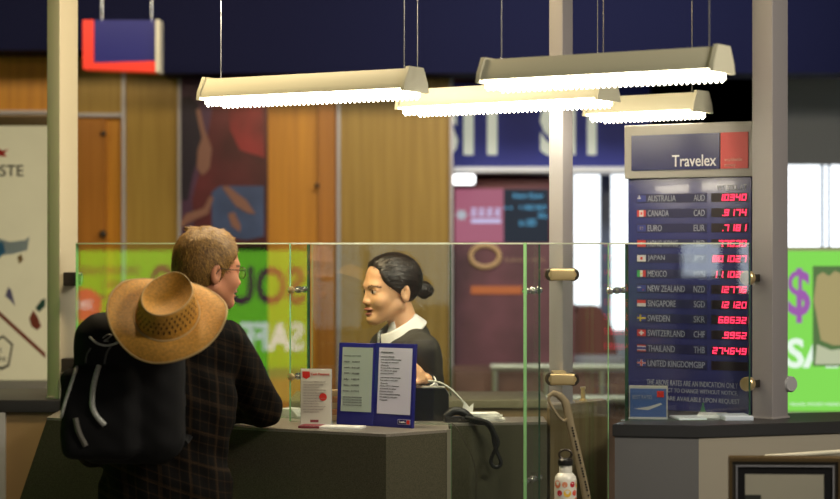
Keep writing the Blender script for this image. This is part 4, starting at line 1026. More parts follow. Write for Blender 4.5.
# ---------- woman
HW = P(389.5, 290.0, 6.62); azw = R(207)
AW = head_axes(azw, R(-2), 0)
TW = Vector((X(404, 6.62), 6.62, 0)); tz = R(205)
fW = Vector((math.cos(tz), math.sin(tz), 0)); lW = Vector((-math.sin(tz), math.cos(tz), 0))
shL = TW+lW*0.150+Vector((0, 0, 1.305)); shR = TW-lW*0.150+Vector((0, 0, 1.305))
elL = shL+Vector((0.035, 0.03, -0.235)); haL = P(426, 380, 6.42)
elR = shR+Vector((0.03, 0.0, -0.24)); haR = elR+Vector((-0.17, -0.02, 0.06))
NB = TW-fW*0.015+Vector((0, 0, 1.35))
def woman_body(p):
    q = p.local(HW, AW)
    d = head_sdf(q, 1.02, 0.0035, nose=0.925)
    neck_top = Vector(HW)+Vector(AW[0])*(-0.028)+Vector(AW[2])*(-0.055)
    d = smin(d, cone(p, neck_top, NB, 0.047, 0.052), 0.018)
    b = U(0.05, ell(p.local(TW+Vector((0, 0, 1.2)), [tuple(fW), tuple(lW), (0, 0, 1)]), (0, 0, 0), (0.085, 0.13, 0.17)), ell(p.local(TW+Vector((0, 0, 0.93)), [tuple(fW), tuple(lW), (0, 0, 1)]), (0, 0, 0), (0.09, 0.14, 0.16)))
    d = smin(d, b, 0.02)
    for a, e, h, w_ in ((shL, elL, haL, 1), (shR, elR, haR, -1)):
        d = smin(d, cone(p, a, e, 0.040, 0.032), 0.02); d = smin(d, cone(p, e, h, 0.032, 0.023), 0.01)
    d = smin(d, hand_sdf(p, haL, haL-elL+Vector((-0.1, 0, -0.02)), (0.1, -0.5, 0.8), 0.88, 0.7, 1), 0.006)
    d = smin(d, hand_sdf(p, haR, (-1, -0.3, 0), (0, 0, 1), 0.88, 0.6, 1), 0.006)
    for s in (-1, 1):
        hp = TW+lW*s*0.075
        d = smin(d, cone(p, hp+Vector((0, 0, 0.85)), hp+Vector((0, 0, 0.46)), 0.065, 0.045), 0.03)
        d = smin(d, cone(p, hp+Vector((0, 0, 0.46)), hp-fW*0.02+Vector((0, 0, 0.08)), 0.045, 0.030), 0.02)
        d = smin(d, cone(p, hp-fW*0.02+Vector((0, 0, 0.05)), hp+fW*0.10+Vector((0, 0, 0.03)), 0.03, 0.022), 0.02)
    return d
def axes_for(c, half, z0, z1, zf0, zf1, fine, coarse, hx):
    return (axis(c[0]-half, c[0]+half, hx[0]-0.13, hx[0]+0.13, fine, coarse), axis(c[1]-half, c[1]+half, hx[1]-0.13, hx[1]+0.13, fine, coarse), axis(z0, z1, zf0, zf1, fine, coarse))
xs, ys, zs = axes_for((-0.06, 6.58), 0.36, -0.01, 1.68, 1.38, 1.68, 0.0028, 0.009, HW)
V, Q = surfnet(xs, ys, zs, woman_body(grid(xs, ys, zs)))
mi = face_mats(V, Q, HW, AW, True, 0.0035)
woman = mesh_np('person', V, Q, [M_skin_w, M_lip, M_eyew, M_iris, M_brow], None, mi)
tag(woman, 'woman with dark hair in a bun, white collar and dark jacket, behind the glass', 'person')

def strand_mat(name, c1, c2, rough=0.45, sc=(1, 1, 1), scale=220):
    m = bpy.data.materials.new(name); m.use_nodes = True; nt = m.node_tree; b = nt.nodes['Principled BSDF']
    tc = nt.nodes.new('ShaderNodeTexCoord'); mp = nt.nodes.new('ShaderNodeMapping'); mp.inputs['Scale'].default_value = sc
    n = nt.nodes.new('ShaderNodeTexNoise'); n.inputs['Scale'].default_value = scale; n.inputs['Detail'].default_value = 3
    r = nt.nodes.new('ShaderNodeValToRGB'); r.color_ramp.elements[0].position = 0.35; r.color_ramp.elements[1].position = 0.68
    r.color_ramp.elements[0].color = (*c1, 1); r.color_ramp.elements[1].color = (*c2, 1)
    nt.links.new(tc.outputs['Object'], mp.inputs[0]); nt.links.new(mp.outputs[0], n.inputs['Vector']); nt.links.new(n.outputs['Fac'], r.inputs[0]); nt.links.new(r.outputs[0], b.inputs['Base Color'])
    bp = nt.nodes.new('ShaderNodeBump'); bp.inputs['Strength'].default_value = 0.6; bp.inputs['Distance'].default_value = 0.003
    nt.links.new(n.outputs['Fac'], bp.inputs['Height']); nt.links.new(bp.outputs[0], b.inputs['Normal'])
    b.inputs['Roughness'].default_value = rough
    return m
M_hair_w = strand_mat('dark_brown_hair', (0.004, 0.0025, 0.0015), (0.016, 0.009, 0.005), 0.4, (0.35, 0.35, 1.6), 200)
M_hair_m = strand_mat('blond_brown_hair', (0.13, 0.062, 0.010), (0.38, 0.20, 0.04), 0.5, (1.3, 1.3, 0.8), 420)
def woman_hair(p):
    q = p.local(HW, AW)
    d = ell(q, (-0.014, 0, 0.034), (0.104, 0.083, 0.091))
    # strand ripples flowing from the parting back to the bun
    ph_ = np.arctan2(q.z+0.01, -(q.x+0.13))
    ang_ = np.arctan2(q.y, q.z+0.01)
    d = d+0.0004*np.sin(ang_*46+q.x*25)+0.0006*np.sin(ang_*17+q.x*40)
    line = (q.x-(0.012+0.80*q.z+0.012*np.sin(q.z*60)))*0.78
    d = smax(d, line, 0.010)
    d = smax(d, -(q.z+0.055+0.35*(q.x+0.05)), 0.012)
    for s in (-1, 1): d = smax(d, -ell(q, (-0.020, s*0.088, -0.026), (0.025, 0.022, 0.032)), 0.006)
    d = smax(d, -(head_sdf(q, 0.98)+0.004), 0.001)
    # loose strand at the temple
    for s in (-1, 1): d = smin(d, cone(q, (0.052, s*0.052, 0.062), (0.036, s*0.066, 0.028), 0.006, 0.0035), 0.006)
    return d
def strands(V, Q, O, M, n, length, width, flow, mats, parent, lift=0.001, seed=1, rise=0.0):
    rng = np.random.default_rng(seed); M = np.array(M); O = np.array(O)
    idx = rng.integers(0, len(Q), n); c = V[Q[idx]].mean(1)
    nr = np.cross(V[Q[idx, 2]]-V[Q[idx, 0]], V[Q[idx, 3]]-V[Q[idx, 1]]); nr /= np.linalg.norm(nr, axis=1)[:, None]+1e-9
    q = (c-O) @ M.T
    fl = flow(q) @ M; fl = fl+rng.normal(0, 0.18, fl.shape); fl -= nr*(fl*nr).sum(1)[:, None]; fl /= np.linalg.norm(fl, axis=1)[:, None]+1e-9
    sd = np.cross(nr, fl); L = length*rng.uniform(0.6, 1.2, (n, 1))
    p0 = c+nr*lift*0.3; p1 = c+fl*L*0.5+nr*(lift+rise*L*0.5); p2 = c+fl*L+nr*(rise*L-0.05*L*(rise == 0))
    vs = np.concatenate([p0-sd*width/2, p0+sd*width/2, p1+sd*width/2, p1-sd*width/2, p2], 0)
    i = np.arange(n); f1 = np.stack([i, i+n, i+2*n, i+3*n], 1).tolist(); f2 = np.stack([i+3*n, i+2*n, i+4*n], 1).tolist()
    me = bpy.data.meshes.new('hair_strands'); me.from_pydata(vs.tolist(), [], f1+f2)
    for m_ in mats: me.materials.append(m_)
    mi = rng.integers(0, len(mats), n); me.polygons.foreach_set('material_index', np.concatenate([mi, mi]).astype(np.int32)); me.update()
    return me
def merge_hair(o, me):      # join the strand mesh into the hair object so that hair stays one mesh
    bm = bmesh.new(); bm.from_mesh(o.data); n0 = len(bm.faces); k = len(o.data.materials)
    bm.from_mesh(me); bm.faces.ensure_lookup_table()
    for f in bm.faces[n0:]: f.material_index += k
    for m_ in me.materials: o.data.materials.append(m_)
    bm.to_mesh(o.data); bm.free()
def near_axes(c, h, step): return tuple(np.arange(c[i]-h[i], c[i]+h[i], step, dtype=np.float32) for i in range(3))
ax = near_axes((HW[0]+0.01, HW[1], HW[2]+0.03), (0.15, 0.15, 0.13), 0.0026)
V, Q = surfnet(*ax, woman_hair(grid(*ax))); ho = mesh_np('hair', V, Q, [M_hair_w], woman)
hw_m = [mat('hair_dark_a', (0.004, 0.003, 0.002), 0.35), mat('hair_dark_b', (0.012, 0.007, 0.004), 0.35), mat('hair_dark_c', (0.040, 0.020, 0.009), 0.4)]
def flow_w(q): t = np.array([-0.12, 0, -0.01])-q; t[:, 2] += 0.02; return t
merge_hair(ho, strands(V, Q, HW, AW, 2600, 0.030, 0.0011, flow_w, hw_m, woman, 0.0012, 3))
def woman_bun(p):
    q = p.local(HW, AW)
    c = (-0.133, 0, -0.006)
    x, y, z = q.x-c[0], q.y-c[1], q.z-c[2]
    a = np.arctan2(z, x); r = np.sqrt(x*x+z*z)
    d = ell(q, c, (0.027, 0.030, 0.029))+0.0022*np.sin(a*3+r*260+y*60)
    d = smin(d, cone(q, (-0.10, 0, 0.0), (-0.13, 0, -0.006), 0.022, 0.018), 0.01)
    return d
cB = Vector(HW)+Vector(AW[0])*(-0.133)
ax = near_axes((cB[0], cB[1], cB[2]), (0.045, 0.045, 0.05), 0.002)
V, Q = surfnet(*ax, woman_bun(grid(*ax))); ho = mesh_np('hair_bun', V, Q, [M_hair_w], woman)
def flow_b(q): return np.stack([q[:, 2]+0.006, q[:, 1]*0.2+0.004, -(q[:, 0]+0.133)], 1)*20
merge_hair(ho, strands(V, Q, HW, AW, 500, 0.018, 0.0011, flow_b, hw_m, woman, 0.001, 4))
# jacket
def loc(p, c, f, l): return p.local(c, [tuple(f), tuple(l), (0, 0, 1)])
def woman_jacket(p):
    t1 = loc(p, TW, fW, lW)
    d = U(0.05, ell(t1, (0, 0, 1.17), (0.115, 0.165, 0.20)), ell(t1, (0, 0, 0.92), (0.12, 0.165, 0.17)), cone(t1, (-0.01, -0.115, 1.312), (-0.01, 0.115, 1.312), 0.052, 0.052), cone(t1, (-0.02, 0, 1.32), (-0.028, 0, 1.345), 0.066, 0.060))
    for a, e, h in ((shL, elL, haL), (shR, elR, haR)):
        d = smin(d, cone(p, a, e, 0.060, 0.048), 0.025); d = smin(d, cone(p, e, Vector(e)+(Vector(h)-Vector(e))*0.86, 0.046, 0.036), 0.012)
    # V neck opening
    d = smax(d, -cone(t1, (0.13, 0, 1.22), (0.05, 0, 1.40), 0.012, 0.050), 0.008)
    d = d+0.0018*np.sin(p.z*70+p.x*40)*np.sin(p.y*35+p.z*20)
    d = smax(d, 0.80-p.z, 0.01)
    d = smax(d, -(cone(p, Vector(HW)+Vector(AW[0])*(-0.028)+Vector(AW[2])*(-0.055), NB, 0.050, 0.054)), 0.004)
    return d
xs = np.arange(-0.34, 0.24, 0.005, dtype=np.float32); ys = np.arange(6.28, 6.88, 0.005, dtype=np.float32); zs = np.arange(0.77, 1.44, 0.005, dtype=np.float32)
M_jw = mat('dark_olive_jacket', (0.026, 0.023, 0.015), 0.75, bump=0.2, bscale=300)
V, Q = surfnet(xs, ys, zs, woman_jacket(grid(xs, ys, zs))); mesh_np('jacket', V, Q, [M_jw], woman)
# collar: tilted open band
ca = (fW*0.50+Vector((0, 0, 0.86))).normalized(); cf_ = (fW-ca*fW.dot(ca)).normalized(); cl_ = ca.cross(cf_)
cc = P(399, 329, 6.62)
def woman_collar(p):
    q = p.local(cc, [tuple(cf_), tuple(cl_), tuple(ca)])
    rr = np.sqrt((q.x/1.12)**2+q.y**2); R0 = 0.071-q.z*0.45
    d = np.abs(rr-R0)-0.0035
    d = smax(d, np.abs(q.z+0.002)-0.024, 0.006)
    d = smax(d, -(0.0+0.012-np.abs(q.y)+(q.x < 0)*1.0), 0.002) if False else smax(d, np.where(q.x > 0, 0.008+0.12*np.maximum(0.02-q.z, 0)-np.abs(q.y), -1.0), 0.003)
    return d
ax = near_axes((cc.x, cc.y, cc.z-0.005), (0.11, 0.11, 0.08), 0.0028)
V, Q = surfnet(*ax, woman_collar(grid(*ax))); mesh_np('shirt_collar', V, Q, [mat('white_shirt', (0.80, 0.79, 0.76), 0.7)], woman)
# lower fold of collar and shirt front
def woman_shirt(p):
    t1 = loc(p, TW, fW, lW)
    d = U(0.03, ell(t1, (0.0, 0, 1.19), (0.104, 0.13, 0.19)), cone(t1, (-0.01, 0, 1.30), (0.0, 0, 1.385), 0.062, 0.050))
    d = smax(d, 0.04-t1.x, 0.004); d = smax(d, np.abs(t1.y)-0.065, 0.004); return smax(d, 1.10-p.z, 0.004)
xs = np.arange(-0.30, 0.14, 0.005, dtype=np.float32); ys = np.arange(6.38, 6.8, 0.005, dtype=np.float32); zs = np.arange(1.08, 1.46, 0.005, dtype=np.float32)
V, Q = surfnet(xs, ys, zs, woman_shirt(grid(xs, ys, zs))); mesh_np('shirt_front', V, Q, [MATS['white_shirt']], woman)
cuff = MB(); cdir = (haL-elL).normalized()
cuff.tube([haL-cdir*0.030, haL-cdir*0.004], [0.036, 0.033], n=20).build('shirt_cuff', MATS['white_shirt'], woman)
def woman_trousers(p):
    d = None
    for s in (-1, 1):
        hp = TW+lW*s*0.078
        c_ = cone(p, hp+Vector((0, 0, 0.84)), hp-fW*0.02+Vector((0, 0, 0.10)), 0.092, 0.060); d = c_ if d is None else smin(d, c_, 0.01)
    d = smin(d, ell(loc(p, TW, fW, lW), (0, 0, 0.86), (0.11, 0.155, 0.12)), 0.03); return smax(d, p.z-0.93, 0.004)
xs = np.arange(-0.34, 0.24, 0.009, dtype=np.float32); ys = np.arange(6.34, 6.9, 0.009, dtype=np.float32); zs = np.arange(0.0, 0.97, 0.009, dtype=np.float32)
V, Q = surfnet(xs, ys, zs, woman_trousers(grid(xs, ys, zs))); mesh_np('trousers', V, Q, [M_blackm], woman)
def shoes(p, cs, f, l):
    d = None
    for c in cs:
        q = p.local(c, [tuple(f), tuple(l), (0, 0, 1)])
        c_ = U(0.02, ell(q, (0.05, 0, 0.035), (0.13, 0.045, 0.040)), ell(q, (-0.02, 0, 0.05), (0.055, 0.042, 0.055))); c_ = smax(c_, 0.001-p.z, 0.002); d = c_ if d is None else np.minimum(d, c_)
    return d
zs = np.arange(-0.01, 0.13, 0.007, dtype=np.float32)
V, Q = surfnet(xs, ys, zs, shoes(grid(xs, ys, zs), [TW+lW*s*0.078-fW*0.02 for s in (-1, 1)], fW, lW)); mesh_np('shoes', V, Q, [M_black], woman)

# ---------- man
HM = P(209.5, 269.5, 5.74); azm = R(36); AM = head_axes(azm, R(-3), R(2))
TM = Vector((-0.735, 5.735, 0))
mShR = Vector((-0.565, 5.765, 1.365)); mElR = Vector((-0.475, 6.0, 1.165)); mHaR = Vector((-0.62, 6.17, 1.145))
mShL = Vector((-0.900, 5.735, 1.350)); mElL = Vector((-0.945, 5.76, 1.07)); mHaL = Vector((-0.90, 6.02, 1.02))
NM = Vector((-0.665, 5.715, 1.43))
nt_m = Vector(HM)+Vector(AM[0])*(-0.030)+Vector(AM[2])*(-0.055)
def man_body(p):
    q = p.local(HM, AM)
    d = head_sdf(q, 1.08, 0.0)
    d = smin(d, cone(p, nt_m, NM, 0.054, 0.060), 0.02)
    d = smin(d, U(0.05, ell(p, (TM.x, TM.y, 1.22), (0.15, 0.09, 0.18)), ell(p, (TM.x, TM.y, 0.96), (0.14, 0.09, 0.15))), 0.03)
    for a, e, h in ((mShR, mElR, mHaR), (mShL, mElL, mHaL)):
        d = smin(d, cone(p, a, e, 0.045, 0.037), 0.02); d = smin(d, cone(p, e, h, 0.037, 0.026), 0.01)
    d = smin(d, hand_sdf(p, mHaR, (-1, 0.15, -0.05), (0, 0, 1), 1.0, 0.35, 1), 0.006)
    d = smin(d, hand_sdf(p, mHaL, (0.2, 0.9, -0.3), (0.9, 0, 0.3), 1.0, 0.6, 1), 0.006)
    for s in (-1, 1):
        hp = Vector((TM.x+s*0.09, TM.y, 0))
        d = smin(d, cone(p, hp+Vector((0, 0, 0.86)), hp+Vector((0, 0, 0.48)), 0.075, 0.05), 0.03)
        d = smin(d, cone(p, hp+Vector((0, 0, 0.48)), hp+Vector((0, -0.02, 0.08)), 0.05, 0.035), 0.02)
        d = smin(d, cone(p, hp+Vector((0, -0.02, 0.05)), hp+Vector((0, 0.11, 0.03)), 0.032, 0.025), 0.02)
    return d
xs, ys, zs = axes_for((-0.74, 5.85), 0.46, -0.01, 1.74, 1.42, 1.74, 0.0029, 0.009, HM)
V, Q = surfnet(xs, ys, zs, man_body(grid(xs, ys, zs)))
mi = face_mats(V, Q, HM, AM, True)
man = mesh_np('person', V, Q, [M_skin_m, M_lip, M_eyew, M_iris, M_brow], None, mi)
tag(man, 'man with short fair hair and glasses in a dark plaid jacket leaning on the counter', 'person')
def man_hair(p):
    q = p.local(HM, AM)
    d = ell(q, (-0.014, 0, 0.038), (0.101, 0.080, 0.086))
    d = smin(d, ell(q, (-0.035, 0, 0.0), (0.078, 0.074, 0.075)), 0.02)
    d = d+0.0006*np.sin(q.x*90+q.y*60)*np.sin(q.y*80+q.z*70)
    line = (q.x-(0.022+0.68*np.maximum(q.z, -0.02)))*0.8
    d = smax(d, line, 0.008)
    d = smax(d, -(q.z+0.078+0.9*np.maximum(q.x+0.06, 0)), 0.010)
    for s in (-1, 1): d = smax(d, -ell(q, (-0.018, s*0.088, -0.018), (0.022, 0.022, 0.034)), 0.005)
    d = smax(d, -(head_sdf(q, 1.08)+0.004), 0.001)
    # tousled tuft on the crown and fringe
    for (a, b, r0) in (((-0.05, 0.02, 0.110), (-0.072, 0.028, 0.116), 0.009), ((0.04, 0.01, 0.108), (0.075, 0.0, 0.092), 0.012), ((-0.02, -0.01, 0.112), (-0.042, -0.018, 0.118), 0.009)):
        d = smin(d, cone(q, a, b, r0, 0.004), 0.012)
    return d
ax = near_axes((HM[0]-0.01, HM[1], HM[2]+0.025), (0.15, 0.15, 0.14), 0.0026)
V, Q = surfnet(*ax, man_hair(grid(*ax))); ho = mesh_np('hair', V, Q, [M_hair_m], man)
hm_m = [mat('hair_fair_a', (0.17, 0.080, 0.014), 0.5), mat('hair_fair_b', (0.34, 0.18, 0.032), 0.5), mat('hair_fair_c', (0.52, 0.29, 0.06), 0.5), mat('hair_fair_d', (0.09, 0.042, 0.008), 0.5)]
def flow_m(q):
    t = np.stack([q[:, 0]*1.0+0.05, q[:, 1]*1.2, -0.6*(0.10-q[:, 2])-0.01], 1); return t*12
merge_hair(ho, strands(V, Q, HM, AM, 5200, 0.014, 0.0012, flow_m, hm_m, man, 0.0012, 5, 0.14))
# glasses
M_lens = glass_mat('lens_glass', (0.95, 0.95, 0.95), 0.08)
gl = MB(); Hq = Vector(HM); Ax = [Vector(a) for a in AM]
def hl(x, y, z): return Hq+Ax[0]*x+Ax[1]*y+Ax[2]*z
for s in (-1, 1):
    gl.tube([hl(0.092-0.10*abs(0.022*math.cos(t*PI/12)), s*(0.033+0.022*math.cos(t*PI/12)), -0.004+0.016*math.sin(t*PI/12)) for t in range(24)], 0.0012, n=6, closed=True)
    gl.tube([hl(0.088, s*0.055, 0.002), hl(0.078, s*0.068, 0.004), hl(0.03, s*0.077, 0.004), hl(-0.012, s*0.084, 0.006), hl(-0.026, s*0.084, -0.01)], 0.0012, n=6)
gl.tube([hl(0.094, -0.011, 0.0), hl(0.099, 0, 0.004), hl(0.094, 0.011, 0.0)], 0.0012, n=6)
gl = gl.build('glasses', M_darkmetal, man)
for s in (-1, 1):
    mb = MB(); mb.poly([hl(0.092-0.10*abs(0.021*math.cos(t*PI/12)), s*(0.033+0.021*math.cos(t*PI/12)), -0.004+0.015*math.sin(t*PI/12)) for t in range(24)])
    mb.build('lens', M_lens, gl)
# jacket
def plaid():
    m = bpy.data.materials.new('dark_plaid_wool'); m.use_nodes = True; nt = m.node_tree; b = nt.nodes['Principled BSDF']
    tc = nt.nodes.new('ShaderNodeTexCoord'); sep = nt.nodes.new('ShaderNodeSeparateXYZ'); nt.links.new(tc.outputs['Object'], sep.inputs[0])
    def mth(op, a, b_=None, c=None):
        n = nt.nodes.new('ShaderNodeMath'); n.operation = op
        for i, v in enumerate((a, b_, c)):
            if v is None: continue
            if isinstance(v, (int, float)): n.inputs[i].default_value = v
            else: nt.links.new(v, n.inputs[i])
        return n.outputs[0]
    def line(src, freq, off, w): return mth('LESS_THAN', mth('FRACT', mth('ADD', mth('MULTIPLY', src, freq), off)), w)
    xx = mth('ADD', sep.outputs[0], mth('MULTIPLY', sep.outputs[1], 0.5))
    zz = mth('ADD', sep.outputs[2], mth('MULTIPLY', sep.outputs[0], 0.35))
    a = mth('ADD', line(xx, 32, 0, 0.14), line(xx, 11, 0.3, 0.12)); c = mth('ADD', line(zz, 32, 0, 0.14), line(zz, 11, 0.1, 0.12))
    n = nt.nodes.new('ShaderNodeTexNoise'); n.inputs['Scale'].default_value = 260; nt.links.new(tc.outputs['Object'], n.inputs['Vector'])
    f = mth('MULTIPLY', mth('ADD', a, c), mth('MULTIPLY', n.outputs['Fac'], 0.9))
    r = nt.nodes.new('ShaderNodeMix'); r.data_type = 'RGBA'; nt.links.new(f, r.inputs[0]); r.inputs[6].default_value = (0.0035, 0.0028, 0.0022, 1); r.inputs[7].default_value = (0.030, 0.017, 0.008, 1)
    r.clamp_factor = True
    nt.links.new(r.outputs[2], b.inputs['Base Color']); b.inputs['Roughness'].default_value = 0.85; b.inputs['Specular IOR Level'].default_value = 0.15
    return m
M_plaid = plaid()
def man_jacket(p):
    d = U(0.05, ell(p, (TM.x, TM.y, 1.20), (0.205, 0.130, 0.24)), ell(p, (TM.x, TM.y, 0.93), (0.195, 0.135, 0.22)), cone(p, (mShL.x+0.04, 5.735, 1.350), (mShR.x-0.03, 5.750, 1.365), 0.074, 0.074))
    d = smin(d, cone(p, NM-Vector((0.01, 0, 0.05)), NM+Vector((0.012, 0, 0.012)), 0.085, 0.070), 0.035)
    for a, e, h in ((mShR, mElR, mHaR), (mShL, mElL, mHaL)):
        d = smin(d, cone(p, a, e, 0.072, 0.058), 0.03); d = smin(d, cone(p, e, Vector(e)+(Vector(h)-Vector(e))*0.88, 0.056, 0.044), 0.015)
    # folds
    d = d+0.0035*np.sin(p.z*52+p.x*60+p.y*20)*np.sin(p.x*30-p.z*24)
    d = smax(d, 0.72-p.z, 0.01)
    d = smax(d, 1.103-p.z-10*(p.y < 5.93), 0.002) if False else d
    d = smax(d, -cone(p, NM+Vector((0, 0, -0.03)), nt_m, 0.060, 0.062), 0.004)
    return d
xs = np.arange(-1.06, -0.36, 0.0055, dtype=np.float32); ys = np.arange(5.55, 6.27, 0.0055, dtype=np.float32); zs = np.arange(0.69, 1.52, 0.0055, dtype=np.float32)
V, Q = surfnet(xs, ys, zs, man_jacket(grid(xs, ys, zs))); mesh_np('jacket', V, Q, [M_plaid], man)
def man_trousers(p):
    d = None
    for s in (-1, 1):
        hp = Vector((TM.x+s*0.095, TM.y, 0)); c_ = cone(p, hp+Vector((0, 0, 0.82)), hp+Vector((0, -0.01, 0.10)), 0.105, 0.072); d = c_ if d is None else smin(d, c_, 0.01)
    d = smin(d, ell(p, (TM.x, TM.y, 0.85), (0.175, 0.12, 0.13)), 0.03); return smax(d, p.z-0.95, 0.004)
xs = np.arange(-1.0, -0.46, 0.010, dtype=np.float32); ys = np.arange(5.55, 5.98, 0.010, dtype=np.float32); zs = np.arange(0.0, 1.0, 0.010, dtype=np.float32)
V, Q = surfnet(xs, ys, zs, man_trousers(grid(xs, ys, zs))); mesh_np('trousers', V, Q, [M_blackm], man)
zs = np.arange(-0.01, 0.13, 0.008, dtype=np.float32)
V, Q = surfnet(xs, ys, zs, shoes(grid(xs, ys, zs), [Vector((TM.x+s*0.095, TM.y-0.01, 0)) for s in (-1, 1)], Vector((0, 1, 0)), Vector((-1, 0, 0)))); mesh_np('shoes', V, Q, [M_black], man)

# ---------- backpack
bp_c = Vector((X(127, 5.42), 5.475, 0))
bp = thing('backpack', 'black backpack with grey reflective piping on the man\'s back', 'backpack', (bp_c.x, bp_c.y, 1.06), 0)
def pack(p):
    d = rbox(p, (0.0, 0, 0.20), (0.150, 0.095, 0.205), 0.07)
    d = smin(d, rbox(p, (-0.07, -0.075, 0.14), (0.105, 0.05, 0.125), 0.035), 0.015)
    d = smin(d, ell(p, (-0.02, 0.0, 0.36), (0.10, 0.07, 0.05)), 0.03)
    return d+0.0015*np.sin(p.z*80+p.x*30)*np.sin(p.x*45)
xs = np.arange(-0.22, 0.18, 0.005, dtype=np.float32); ys = np.arange(-0.16, 0.13, 0.005, dtype=np.float32); zs = np.arange(-0.03, 0.45, 0.005, dtype=np.float32)
Vp, Qp = surfnet(xs, ys, zs, pack(grid(xs, ys, zs))); mesh_np('pack_body', Vp, Qp, [M_blackm], bp)
def pack_surface(px, py):   # nearest front of the pack along a sight line
    for y in np.arange(5.25, 5.62, 0.002):
        w_ = P(px, py, float(y)); l_ = w_-Vector((bp_c.x, bp_c.y, 1.06))
        q = Sp(np.float32(l_.x), np.float32(l_.y), np.float32(l_.z))
        if pack(q) < 0: return l_+Vector((0, -0.003, 0))
    w_ = P(px, py, 5.45); return w_-Vector((bp_c.x, bp_c.y, 1.06))
M_pipe = mat('reflective_grey_tape', (0.55, 0.56, 0.52), 0.45, noise=0.4, nscale=300)
def tape(pts, rad, name='reflective_tape', m=None, flat=1.0):
    q = []
    cpts = catmull([Vector((a, b, 0)) for a, b in pts], 6)
    for c in cpts: q.append(pack_surface(c.x, c.y))
    MB().tube(q, rad, n=8, flat=flat).build(name, m or M_pipe, bp)
tape([(99, 366), (94, 385), (92.5, 405), (97, 416), (105, 425)], 0.0075)
tape([(77, 367), (71, 385), (65, 403), (61.5, 417)], 0.0048)
tape([(75.5, 418), (79, 432), (86, 446)], 0.0075, m=mat('grey_strap', (0.16, 0.15, 0.13), 0.7))
tape([(90, 337), (97, 343), (106, 345.5), (114, 344), (121, 341)], 0.0032)
tape([(91, 348), (87, 355), (86, 363)], 0.0022, 'piping', mat('dark_grey_piping', (0.10, 0.10, 0.10), 0.6))
tape([(112, 345), (107, 353), (104.5, 364)], 0.0028, 'piping', MATS['dark_grey_piping'])
tape([(103, 338), (107, 335), (112, 335), (108, 338.5), (104, 341), (109, 341)], 0.0018, 'stitched_emblem', mat('emblem_silver', (0.3, 0.3, 0.28), 0.6))
for s in (-1, 1):
    pth = catmull([(bp_c.x+s*0.09, 5.56, 1.43), (bp_c.x+s*0.10+0.02, 5.66, 1.475 if s > 0 else 1.455), (bp_c.x+s*0.12+0.02, 5.80, 1.44), (bp_c.x+s*0.14+0.02, 5.885, 1.30), (bp_c.x+s*0.15, 5.83, 1.16), (bp_c.x+s*0.13, 5.56, 1.10)])
    MB().tube([Vector(v)-Vector((bp_c.x, bp_c.y, 1.06)) for v in pth], 0.012, n=8, flat=1.8).build('shoulder_strap', M_blackm, bp)

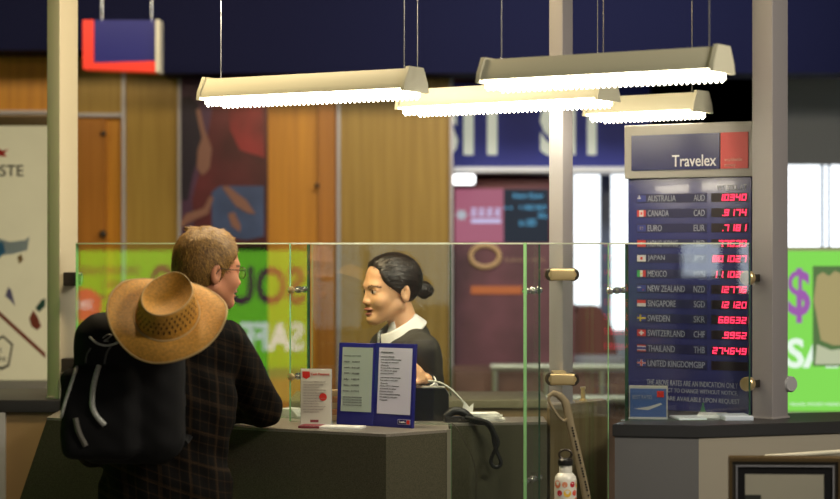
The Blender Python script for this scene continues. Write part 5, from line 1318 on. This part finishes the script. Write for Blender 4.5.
# ---------- straw hat
M_straw = mat('straw_weave', (0.54, 0.26, 0.032), 0.6, noise=0.28, nscale=160, bump=0.5, bscale=420)
M_straw_d = mat('straw_hole', (0.035, 0.015, 0.004), 0.8)
M_straw_l = mat('straw_cord', (0.50, 0.33, 0.13), 0.6)
hc = P(167, 315, 5.33)
hat = thing('straw_hat', 'wide-brimmed golden straw hat hanging on the man\'s back', 'hat', hc)
hat.rotation_euler = (Matrix.Rotation(R(15), 3, 'Y') @ Euler((R(43), R(-4), R(-4)), 'XYZ').to_matrix()).to_euler()
NT = 96
def hat_pt(v, a):
    """v 0..1 crown top to base, 1..2 base to brim edge"""
    ca_, sa_ = math.cos(a), math.sin(a)
    if v <= 1:
        if v < 0.45:      # top with teardrop dent
            t = v/0.45; r = 0.069*t; z = 0.080
            dent = 0.030*(1-t**2.2); pinch = 0.0
            z -= dent*(1.0)
        else:
            t = (v-0.45)/0.55; r = 0.069+0.014*(t**0.8); z = 0.080*(1-t**1.5)
        ex = 1.0-0.10*(1-v); ey = 1.22
        # front (sa>0 -> +y, away) crown pinched and raised
        x = r*ex*ca_; y = r*ey*sa_
        z += 0.012*(1 if v < 0.6 else (1-v)/0.4)*(ca_*0.8) * min(1, v/0.4)
        pin = max(0, sa_)**2*0.25*(1-max(0, v-0.3)) if v > 0.2 else 0
        x *= (1-pin)
        return Vector((x, y, max(z, 0)))
    t = v-1; rx = 0.083+(0.160-0.083)*t; ry = 0.100+(0.150-0.100)*t
    z = 0.004+0.016*t**2*math.cos(2*a)*1.3-0.014*t*t*max(0, -sa_)+0.003*math.sin(5*a+1)*t*t
    return Vector((rx*ca_, ry*sa_, z))
mb = MB(); vs_ = [0.001]+[0.045*i for i in range(1, 23)]+[1.0]+[1+i/14 for i in range(1, 15)]
rings = [[mb.bm.verts.new(hat_pt(v, 2*PI*k/NT)) for k in range(NT)] for v in vs_]
for a, b in zip(rings, rings[1:]):
    for k in range(NT): mb._f([a[k], a[(k+1) % NT], b[(k+1) % NT], b[k]], True)
mb._f(rings[0], True)
o = mb.build('hat_shell', M_straw, hat)
so = o.modifiers.new('solid', 'SOLIDIFY'); so.thickness = 0.0022; so.offset = 0
MB().tube([hat_pt(2.0, 2*PI*k/NT) for k in range(NT)], 0.0030, n=8, closed=True).build('brim_binding', M_straw_l, hat)
MB().tube([hat_pt(1.0, 2*PI*k/NT)+Vector((0.003*math.cos(2*PI*k/NT), 0.003*math.sin(2*PI*k/NT), 0.006)) for k in range(NT)], 0.0026, n=8, closed=True).build('hat_band', M_straw_l, hat)
MB().tube([hat_pt(0.46, 2*PI*k/NT)+Vector((0, 0, 0.001)) for k in range(NT)], 0.0018, n=8, closed=True).build('crown_cord', M_straw_l, hat)
mb = MB()
for row_ in range(4):
    for k in range(15):
        if row_ == 3 and k < 7: continue
        a = R(-150+k*10.5+(5.2 if row_ % 2 else 0)); v0 = 0.86-row_*0.085
        c = hat_pt(v0, a); du = (hat_pt(v0, a+0.04)-c)*0.9; dv = (hat_pt(v0-0.04, a)-c)*0.95
        n = du.cross(dv); 
        if n.length < 1e-9: continue
        n.normalize(); 
        if n.dot(c-Vector((0, 0, 0.04))) < 0: n = -n
        c = c+n*0.0018
        mb.poly([c-du, c-dv, c+du, c+dv])
mb.build('vent_holes', M_straw_d, hat)
